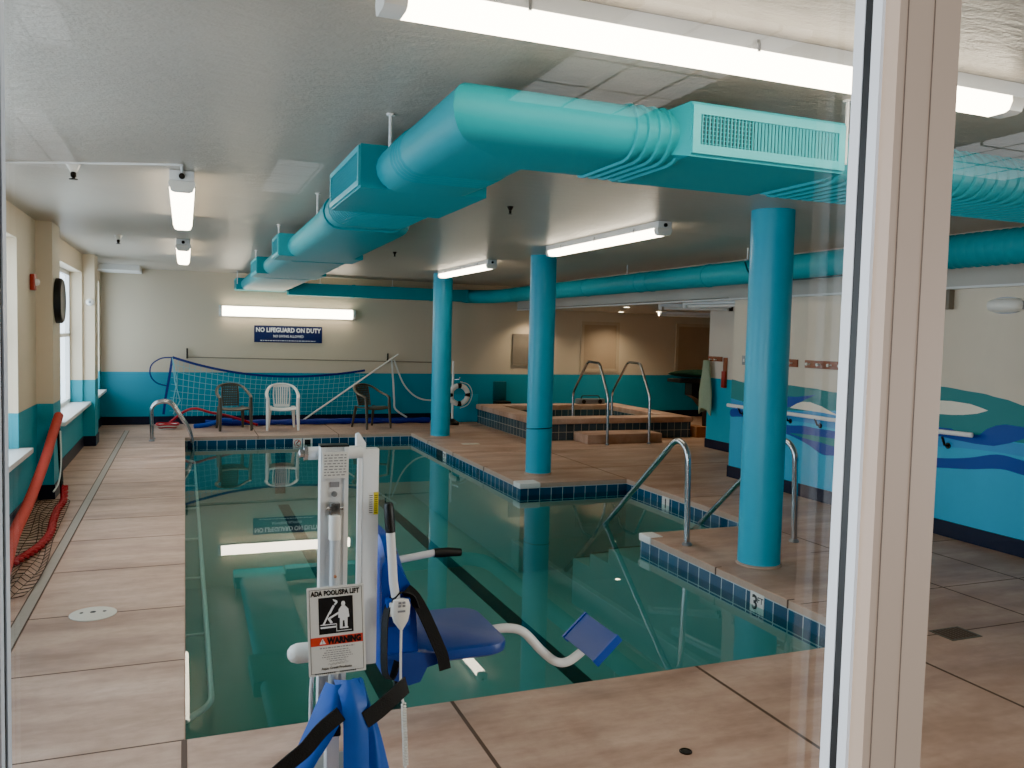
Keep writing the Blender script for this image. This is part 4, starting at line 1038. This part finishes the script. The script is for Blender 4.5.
cw = make_chair('white plastic armchair with a slatted back below the blue sign', True); cw.location = (1.64, 15.45, 0); cw.rotation_euler = (0, 0, math.radians(-3))
c3 = dup(c1, (3.25, 15.42, 0), math.radians(24), 'dark green resin armchair turned sideways near the farthest column')
grp = 'plastic armchairs along the back wall'
for c in (c1, cw, c3): c['group'] = grp

# ------------------------------------------------------------------ pool lift in the foreground
t = thing('pool_lift', 'white pool access lift with a blue moulded seat at the near pool edge', 'pool lift', (.54, 3.2, 0))
YM = 3.20
pl_ = MB().box((.42, 3.10, 0), (.64, 3.45, .02), bev=.006); build('base_plate', pl_, 'grey_metal', t)
lp = MB().box((.507, 3.13, .02), (.556, 3.20, .245), bev=.006); lo_ = build('lower_post', lp, 'white_metal', t)
build('post_cap', MB().box((.502, 3.125, .245), (.561, 3.205, .285), bev=.006), 'black', lo_)
# channel mast
ms = MB(); z0, z1 = .26, 1.355
ms.box((.484, YM, z0), (.500, YM + .06, z1)); ms.box((.574, YM, z0), (.590, YM + .06, z1)); ms.box((.500, YM + .006, z0), (.574, YM + .02, z1))
mast = build('mast', ms, 'white_metal', t)
build('mast_top_shade', MB().box((.482, YM - .002, z1 - .001), (.592, YM + .062, z1 + .006), bev=.002), 'black', mast)  # thin black strip standing for the shade in the open mast top
build('rating_plate', MB().box((.49, YM - .006, 1.235), (.586, YM, 1.335)), 'sign_white', mast, smooth=False)
fp = MB(); rnd = random.Random(3)
for k in range(8):
    z = 1.245 + k * .011; x = .496
    while x < .575:
        w = rnd.uniform(.006, .018); fp.box((x, YM - .0068, z), (min(x + w, .58), YM - .006, z + .004)); x += w + .005
build('small_print', fp, 'grey_ink', mast, smooth=False)
build('badge', MB().box((.520, YM + .003, 1.198), (.556, YM + .006, 1.218)), 'grey_ink', mast, smooth=False)
build('bolt', MB().lathe([(.011, 0), (.011, -.008), (.004, -.01)], (.537, YM + .006, 1.172), 14, axis='y'), 'grey_metal', mast)
ac = MB().cyl((.537, YM - .018, .35), (.537, YM - .018, 1.075), .018, 18); act = build('actuator', ac, 'actuator', t)
build('actuator_sleeve', MB().cyl((.537, YM - .018, 1.0), (.537, YM - .018, 1.095), .023, 18), 'white_plastic', act)
cv = MB().box((.518, YM - .03, 1.09), (.556, YM + .006, 1.142), bev=.006).cyl((.505, YM - .012, 1.118), (.569, YM - .012, 1.118), .008, 12); build('clevis', cv, 'steel', act)
build('bolt', MB().lathe([(.006, 0), (.006, -.006), (.002, -.008)], (.537, YM - .036, .86), 10, axis='y'), 'brown_tan', act)
ax = MB().cyl((.445, 3.30, 1.318), (.662, 3.30, 1.318), .026, 18); axo = build('top_tube', ax, 'white_metal', t)
build('tube_nut', MB().lathe([(.030, 0), (.030, -.014), (.016, -.016), (.016, -.030), (.008, -.034)], (.447, 3.30, 1.318), 8, axis='x'), 'steel', axo)
# parallel arm
ar = MB().box((.694, 3.44, .385), (.763, 3.49, 1.31), bev=.006); arm = build('lift_arm', ar, 'white_metal', t)
tip = MB().box((.672, 3.435, .70), (.690, 3.455, 1.31), bev=.003)
tip.prism([(.664, 1.372), (.676, 1.378), (.704, 1.335), (.702, 1.30), (.688, 1.285), (.664, 1.305)], 'y', 3.43, 3.46)
build('tie_bar', tip, 'white_metal', t)
st_ = MB().box((.718, 3.438, 1.03), (.741, 3.44, 1.125)); sk = build('sticker', st_, 'sign_white', arm, smooth=False)
build('sticker_panel', MB().box((.741, 3.438, 1.03), (.761, 3.44, 1.125)), 'yellow', arm, smooth=False)
fp = MB()
for k in range(9): fp.box((.722, 3.437, 1.038 + k * .009), (.737, 3.4381, 1.041 + k * .009)); fp.box((.745, 3.437, 1.038 + k * .009), (.757, 3.4381, 1.041 + k * .009))
build('small_print', fp, 'black_ink', arm, smooth=False)
# blue moulded seat (faces +X)
def rrect(cx, cy, hx, hy, r, n=6):
    out = []
    for sx, sy, a0 in ((1, 1, 0), (-1, 1, PI / 2), (-1, -1, PI), (1, -1, 3 * PI / 2)):
        for k in range(n + 1):
            a = a0 + PI / 2 * k / n; out.append((cx + sx * (hx - r) + r * math.cos(a), cy + sy * (hy - r) + r * math.sin(a)))
    return out
sb = MB(); rings = []
for z, g in ((.352, -.015), (.362, -.003), (.387, 0), (.402, -.004), (.410, -.02)):
    rings.append([Vector((x, y, z)) for x, y in rrect(1.10, 3.71, .285 + g, .275 + g, .10)])
sb.loft(rings); seat = build('seat', sb, 'blue_seat', t)
# side bolster below the seat
sd = MB().prism([(.80, .42), (.93, .42), (1.05, .40), (1.05, .36), (.985, .345), (.955, .285), (.905, .275), (.80, .325)], 'y', 3.425, 3.47); build('seat_bracket', sd, 'blue_seat', t)
bkp = MB(); rings = []
def bshape(y):  # profile (x,z) of the backrest at depth y; rounded shoulders
    f = abs(y - 3.70) / .27; top = .905 - .10 * max(0, f - .45) ** 1.5 * 2.2
    return [(.79, .33), (.785, .60), (.782, top - .03), (.80, top), (.845, top - .004), (.875, top - .06), (.905, .72), (.935, .58), (.945, .42), (.94, .33)]
for k in range(15):
    y = 3.44 + .53 * k / 14; rings.append([Vector((x, y, z)) for x, z in bshape(y)])
bkp.loft(rings); back_ = build('backrest', bkp, 'blue_plastic', t, ang=50)
build('bolt', MB().lathe([(.012, 0), (.012, -.006), (.004, -.008)], (.835, 3.44, .86), 12, axis='y'), 'steel', back_)
build('arm_block', MB().box((.795, 3.395, .55), (.90, 3.445, .672), bev=.012), 'blue_plastic', t)
# arms
a1 = MB().tube([(.843, 3.415, .64), (.825, 3.41, .74), (.806, 3.40, .965)], .019, 14); arm1 = build('armrest', a1, 'white_metal', t)
build('grip', MB().tube([(.8065, 3.40, .96), (.802, 3.40, 1.01), (.795, 3.395, 1.076), (.794, 3.395, 1.086)], [.021, .022, .021, .015], 14), 'black', arm1)
a2 = MB().tube([(.90, 3.92, .685), (1.0, 3.92, .695), (1.17, 3.92, .715)], .018, 12); arm2 = build('armrest', a2, 'white_metal', t)
build('grip', MB().tube([(1.15, 3.92, .712), (1.22, 3.92, .712), (1.29, 3.92, .706)], [.023, .024, .020], 12), 'black', arm2)
# handset and cord
hs = MB(); rings = []
hp = [(.850, .678, .018), (.850, .674, .033), (.850, .648, .041), (.850, .612, .039), (.851, .580, .031), (.852, .560, .017), (.853, .545, .007)]
for cx, z, w in hp: rings.append([Vector((cx + w * math.cos(a), 3.375 + .013 * math.sin(a) * (1 if w > .01 else .5), z)) for a in [2 * PI * k / 18 for k in range(18)]])
hs.loft(rings); hd = build('handset', hs, 'white_plastic', t)
bt = MB()
for dx in (-.014, .004):
    for z in (.646, .660): bt.box((.850 + dx, 3.359, z), (.850 + dx + .012, 3.364, z + .009))
bt.box((.834, 3.359, .624), (.866, 3.364, .632)); build('button', bt, 'grey_ink', hd, smooth=False)
build('holder_clip', MB().box((.805, 3.384, .60), (.826, 3.396, .66), bev=.004), 'white_plastic', hd)
cd = [(.853, 3.375, .545), (.852, 3.37, .42), (.853, 3.36, .29), (.862, 3.35, .235)]
cc = MB().tube(spline(cd), .0055, 8)
coil = []
for k in range(150):
    u = k / 149; z = .235 - .20 * u; coil.append((.862 + .009 * math.cos(k * .95) - .02 * u, 3.345 - .13 * u + .009 * math.sin(k * .95), z))
cc.tube(coil, .004, 5); cc.tube(spline([(.84, 3.215, .035), (.825, 3.17, .010), (.77, 3.1, .007), (.68, 3.14, .007)]), .0055, 8)
build('cord', cc, 'white_plastic', hd)
build('latch_post', MB().box((.862, 3.50, .195), (.90, 3.54, .335), bev=.004), 'black', t)
# footrest
fr = [(1.36, 3.70, .372), (1.46, 3.70, .375), (1.55, 3.70, .345), (1.65, 3.70, .24), (1.73, 3.70, .175), (1.80, 3.70, .168), (1.88, 3.70, .215), (1.93, 3.70, .26)]
ft = build('footrest_tube', MB().tube(spline(fr, 8), .022, 14), 'white_metal', t)
d1 = Vector((.125, 0, .112)).normalized(); d2 = Vector((0, 1, 0)); dn = d1.cross(d2)
def plate(lo, hi):
    mb = MB(); c = Vector((1.918, 3.70, .28)); vs = []
    for w in (lo[2], hi[2]):
        for a, b_ in ((lo[0], lo[1]), (hi[0], lo[1]), (hi[0], hi[1]), (lo[0], hi[1])): vs.append(c + d1 * a + d2 * b_ + dn * w)
    return mb.add(vs, [(0, 3, 2, 1), (4, 5, 6, 7), (0, 1, 5, 4), (1, 2, 6, 5), (2, 3, 7, 6), (3, 0, 4, 7)])
fpn = plate((-.084, -.17, -.005), (.084, .17, .006))
fo = build('foot_plate', fpn, 'blue_seat', t, smooth=False)
lip = plate((-.088, .165, -.03), (.088, .18, .012)); l2 = plate((-.088, -.18, -.03), (.088, -.165, .012)); lip.add(l2.v, l2.f)
build('foot_plate_lip', lip, 'blue_plastic', fo, smooth=False)
# belt
bl = MB().ribbon(spline([(.885, 3.43, .70), (.92, 3.42, .665), (.955, 3.412, .605), (.99, 3.405, .53), (1.022, 3.40, .455), (1.045, 3.40, .40), (1.06, 3.405, .335)]), .026, .003, (.95, -.05, .35)); build('seat_belt', bl, 'black_web', t)
lp_ = MB().ribbon(spline([(.93, 3.42, .62), (.90, 3.41, .68), (.84, 3.41, .69), (.795, 3.40, .62), (.785, 3.39, .48), (.79, 3.39, .36), (.82, 3.39, .335), (.845, 3.40, .40)]), .019, .003, (.5, -.9, .2)); build('belt_loop', lp_, 'black_web', t)
# horizontal stub behind the notice
sbm = MB().cyl((.40, 3.19, .565), (.62, 3.19, .565), .036, 20); sbo = build('cross_tube', sbm, 'white_metal', t)
build('cross_tube_cap', MB().lathe([(.038, .04), (.038, 0), (.030, -.022), (.014, -.034), (.001, -.036)], (.40, 3.19, .565), 18, axis='x'), 'white_plastic', sbo)
build('hydraulic_line', MB().tube([(.462, 3.19, .53), (.455, 3.19, .40), (.452, 3.18, .05)], .008, 8), 'white_metal', t)
# warning notice (own thing hung on the mast)
SY = 3.135
s = thing('warning_sign', 'white warning notice with a black pictogram hung on the lift mast', 'sign', (.54, SY, .5))
Rt = Matrix.Rotation(math.radians(1.2), 3, 'Y'); c0 = Vector((.540, SY - .006, .663)); hw, hh = .1075, .166
rv, uv = Rt @ Vector((1, 0, 0)), Rt @ Vector((0, 0, 1))
uv = Vector((-.026, .09, 1)).normalized(); rv = Vector((1, 0, .012)).normalized()
def sp3(x, z, d=0): return c0 + rv * x + uv * z + Vector((0, -d, 0))
def sbox(mb, x0, x1, zz0, zz1, d0, d1, mi=0):
    vs = [sp3(x, z, d) for d in (d0, d1) for x, z in ((x0, zz0), (x1, zz0), (x1, zz1), (x0, zz1))]
    return mb.add(vs, [(0, 3, 2, 1), (4, 5, 6, 7), (0, 1, 5, 4), (1, 2, 6, 5), (2, 3, 7, 6), (3, 0, 4, 7)], mi)
def spoly(mb, pts, d): 
    bm = bmesh.new(); vs = [bm.verts.new(sp3(x, z, d)) for x, z in pts]; f = bm.faces.new(vs); bmesh.ops.triangulate(bm, faces=[f]); bm.verts.index_update()
    mb.add([v.co.copy() for v in bm.verts], [[v.index for v in q.verts] for q in bm.faces]); bm.free()
build('board', sbox(MB(), -hw, hw, -hh, hh, -.004, 0), 'sign_white', s, smooth=False)
bo = MB(); e = .008
for x0, x1, a, b_ in ((-hw + e, hw - e, hh - e - .0015, hh - e), (-hw + e, hw - e, -hh + e, -hh + e + .0015), (-hw + e, -hw + e + .0015, -hh + e, hh - e), (hw - e - .0015, hw - e, -hh + e, hh - e)): sbox(bo, x0, x1, a, b_, 0, .0006)
build('border_line', bo, 'black_ink', s, smooth=False)
text_mesh('ADA POOL/SPA LIFT', .026, 'black_ink', sp3(-.002, .134, .0008), rv, uv, parent=s, stretch=.78, bold=.0012)
pic = build('pictogram_square', sbox(MB(), -.066, .064, -.012, .126, 0, .0006), 'black_ink', s, smooth=False)
pg = MB()
# seated-lift figure: arm, chair post, deck and standing person
spoly(pg, [(-.012, .118), (.004, .112), (.006, .104), (-.004, .094), (-.008, .098), (-.002, .105), (-.01, .112)], .0012)
spoly(pg, [(-.030, .066), (-.012, .096), (-.005, .092), (-.022, .062)], .0012)
spoly(pg, [(-.052, .026), (-.030, .066), (-.025, .063), (-.046, .024)], .0012)
spoly(pg, [(-.028, .050), (.012, .070), (.012, .062), (-.024, .044)], .0012)
spoly(pg, [(-.034, .046), (-.026, .050), (-.014, .030), (-.022, .026)], .0012)
sbox(pg, -.060, -.002, .022, .025, .0006, .0012); sbox(pg, -.060, -.002, .010, .016, .0006, .0012); sbox(pg, -.001, .001, -.004, .025, .0006, .0012); sbox(pg, -.001, .056, -.005, -.003, .0006, .0012)
spoly(pg, [(.027 + .0075 * math.cos(2 * PI * k / 14), .098 + .0095 * math.sin(2 * PI * k / 14)) for k in range(14)], .0012)
spoly(pg, [(.020, .090), (.034, .090), (.046, .076), (.049, .046), (.042, .044), (.041, .008), (.032, .008), (.030, .034), (.024, .034), (.022, .008), (.012, .008), (.013, .044), (.007, .046), (.009, .076)], .0013)
sbox(pg, .012, .044, .004, .009, .0006, .0013)
build('pictogram', pg, 'white_ink', s, smooth=False)
build('red_band', sbox(MB(), -hw + .009, hw - .009, -.054, -.022, 0, .0006), 'sign_red', s, smooth=False)
text_mesh('WARNING', .032, 'black_ink', sp3(.028, -.049, .0012), rv, uv, parent=s, stretch=.82, bold=.0022)
tg = MB(); spoly(tg, [(-.066, -.048), (-.042, -.048), (-.054, -.027)], .0012); build('warning_triangle', tg, 'white_ink', s, smooth=False)
ex = MB(); sbox(ex, -.0552, -.0528, -.041, -.033, .0012, .0018); sbox(ex, -.0552, -.0528, -.0455, -.043, .0012, .0018); build('exclamation_mark', ex, 'black_ink', s, smooth=False)
fp = MB(); rnd = random.Random(9)
for k, (w, z) in enumerate(((.065, -.066), (.042, -.076), (.05, -.084), (.055, -.092), (.058, -.100), (.04, -.108), (.03, -.116))):
    x = -w
    while x < w:
        l_ = rnd.uniform(.004, .013); sbox(fp, x, min(x + l_, w), z, z + (.004 if k == 0 else .0028), 0, .0007); x += l_ + .003
build('small_print', fp, 'grey_ink', s, smooth=False)
build('signature', MB().tube([sp3(-.035 + .075 * k / 24, -.128 + .004 * math.sin(k * 1.3) + .0003 * k, .001) for k in range(25)], .0007, 4), 'grey_ink', s)
text_mesh('Aqua Creek Products', .013, 'black_ink', sp3(-.004, -.145, .0008), rv, uv, parent=s, bold=.0002)
fp = MB(); x = -.085
while x < .07:
    if not (-.012 < x < .004): sbox(fp, x, x + .0055, -.161, -.156, 0, .0007)
    x += .0078
build('contact_line', fp, 'black_ink', s, smooth=False)

# blue vinyl strap cover draped over the lower post
d = thing('vinyl_cover', 'blue vinyl cover with a black belt draped over the lift base', 'cover', (.56, 3.1, 0))
def sheet3(rows, nu=10, th=.004):
    """loft a cloth sheet through rows of control points"""
    R_ = [spline(r, nu) for r in rows]; k = len(R_[0]); cols = [spline([R_[j][i] for j in range(len(R_))], 6) for i in range(k)]
    m_ = len(cols[0]); mb = MB(); vs = [cols[i][j] for i in range(k) for j in range(m_)]
    vb = [v + Vector((0, th, -th * .3)) for v in vs]; N = len(vs)
    fs = [(i * m_ + j, (i + 1) * m_ + j, (i + 1) * m_ + j + 1, i * m_ + j + 1) for i in range(k - 1) for j in range(m_ - 1)]
    ed = [(i * m_, (i + 1) * m_) for i in range(k - 1)] + [(i * m_ + m_ - 1, (i + 1) * m_ + m_ - 1) for i in range(k - 1)] + [(j, j + 1) for j in range(m_ - 1)] + [((k - 1) * m_ + j, (k - 1) * m_ + j + 1) for j in range(m_ - 1)]
    mb.add(vs + vb, fs + [tuple(N + q for q in reversed(f)) for f in fs] + [(a, N + a, N + b_, b_) for a, b_ in ed]); return mb
left = [[(.505, 3.15, .455), (.53, 3.10, .462), (.565, 3.09, .465)], [(.46, 3.14, .36), (.51, 3.085, .355), (.56, 3.075, .36)], [(.405, 3.12, .25), (.46, 3.07, .25), (.525, 3.06, .29)], [(.35, 3.10, .14), (.41, 3.05, .13), (.46, 3.06, .19)], [(.30, 3.08, .02), (.34, 3.03, .02), (.38, 3.06, .07)]]
build('left_flap', sheet3(left), 'blue_cloth', d)
mid = [[(.53, 3.13, .470), (.58, 3.085, .480), (.635, 3.12, .470)], [(.545, 3.065, .42), (.59, 3.05, .425), (.645, 3.07, .41)], [(.552, 3.04, .36), (.60, 3.03, .36), (.648, 3.05, .35)], [(.555, 3.035, .2), (.605, 3.025, .2), (.652, 3.04, .2)], [(.555, 3.03, .01), (.605, 3.02, .01), (.655, 3.035, .01)]]
build('centre_flap', sheet3(mid), 'blue_cloth', d)
rt = [[(.60, 3.12, .470), (.625, 3.10, .475), (.645, 3.14, .455)], [(.635, 3.10, .39), (.655, 3.08, .38), (.672, 3.12, .36)], [(.645, 3.09, .28), (.68, 3.06, .25), (.705, 3.10, .26)], [(.65, 3.09, .14), (.69, 3.05, .12), (.735, 3.09, .14)], [(.65, 3.09, .01), (.70, 3.05, .008), (.765, 3.09, .01)]]
build('right_flap', sheet3(rt), 'blue_cloth', d)
bk_ = MB().ribbon(spline([(.28, 3.04, .155), (.325, 3.035, .195), (.365, 3.03, .228), (.415, 3.025, .268), (.475, 3.03, .330), (.545, 3.04, .375)]), .030, .003, (-.6, 0, .8)); build('belt', bk_, 'black_web', d)
bk_ = MB().ribbon(spline([(.635, 3.04, .335), (.69, 3.05, .362), (.74, 3.06, .395), (.785, 3.08, .418), (.81, 3.10, .425)]), .034, .003, (-.3, 0, .95)); build('belt', bk_, 'black_web', d)

# ------------------------------------------------------------------ light and camera
w = bpy.data.worlds.new('World'); SC.world = w; w.use_nodes = True
nt = w.node_tree; bg = nt.nodes['Background']; bg.inputs[0].default_value = (.70, .84, 1.0, 1); bg.inputs[1].default_value = 4.2
def area(name, loc, rot, sx, sy, power, col=(1, 1, 1), portal=False):
    l = bpy.data.lights.new(name, 'AREA'); l.shape = 'RECTANGLE'; l.size = sx; l.size_y = sy; l.energy = power; l.color = col
    if portal: l.cycles.is_portal = True
    o = bpy.data.objects.new(name, l); COL.objects.link(o); o.location = loc; o.rotation_euler = rot; return o
for k, (a, c) in enumerate(WIN):
    area('window_daylight', (-1.66, (a + c) / 2, (WB + WT) / 2), (0, -PI / 2, 0), WT - WB, c - a, 10, portal=True)
for x, y, rz, pw in ((-3.2, -1.4, -48, 200), (8.2, -1.0, 55, 260)):
    area('lobby_fill', (x, y, 1.25), (math.radians(103), 0, math.radians(rz)), 1.6, 1.8, pw, (1, .97, .92))  # unseen area lights added to brighten the lift, frame and front ceiling

cam = bpy.data.cameras.new('camera'); co = bpy.data.objects.new('camera', cam); COL.objects.link(co)
cam.sensor_fit = 'HORIZONTAL'; cam.sensor_width = 36; cam.lens = 832.35 / 1024 * 36; cam.clip_start = .02; cam.clip_end = 200
yaw, pit, roll_ = (math.radians(v) for v in (21.5, 3.366, 1.413))
f = Vector((math.sin(yaw) * math.cos(pit), math.cos(yaw) * math.cos(pit), -math.sin(pit)))
r = Vector((math.cos(yaw), -math.sin(yaw), 0)); u = r.cross(f)
r2 = r * math.cos(roll_) + u * math.sin(roll_); u2 = -r * math.sin(roll_) + u * math.cos(roll_)
mw = Matrix(((r2.x, u2.x, -f.x, 0), (r2.y, u2.y, -f.y, 0), (r2.z, u2.z, -f.z, 1.8), (0, 0, 0, 1)))
co.matrix_world = mw
SC.camera = co
SC.view_settings.view_transform = 'AgX'
SC.view_settings.look = 'AgX - Punchy'
SC.view_settings.exposure = 1.6
SC.cycles.use_denoising = True
SC.cycles.max_bounces = 10; SC.cycles.diffuse_bounces = 5; SC.cycles.glossy_bounces = 5; SC.cycles.transparent_max_bounces = 12
SC.cycles.sample_clamp_indirect = 6
SC.cycles.caustics_reflective = False; SC.cycles.caustics_refractive = False
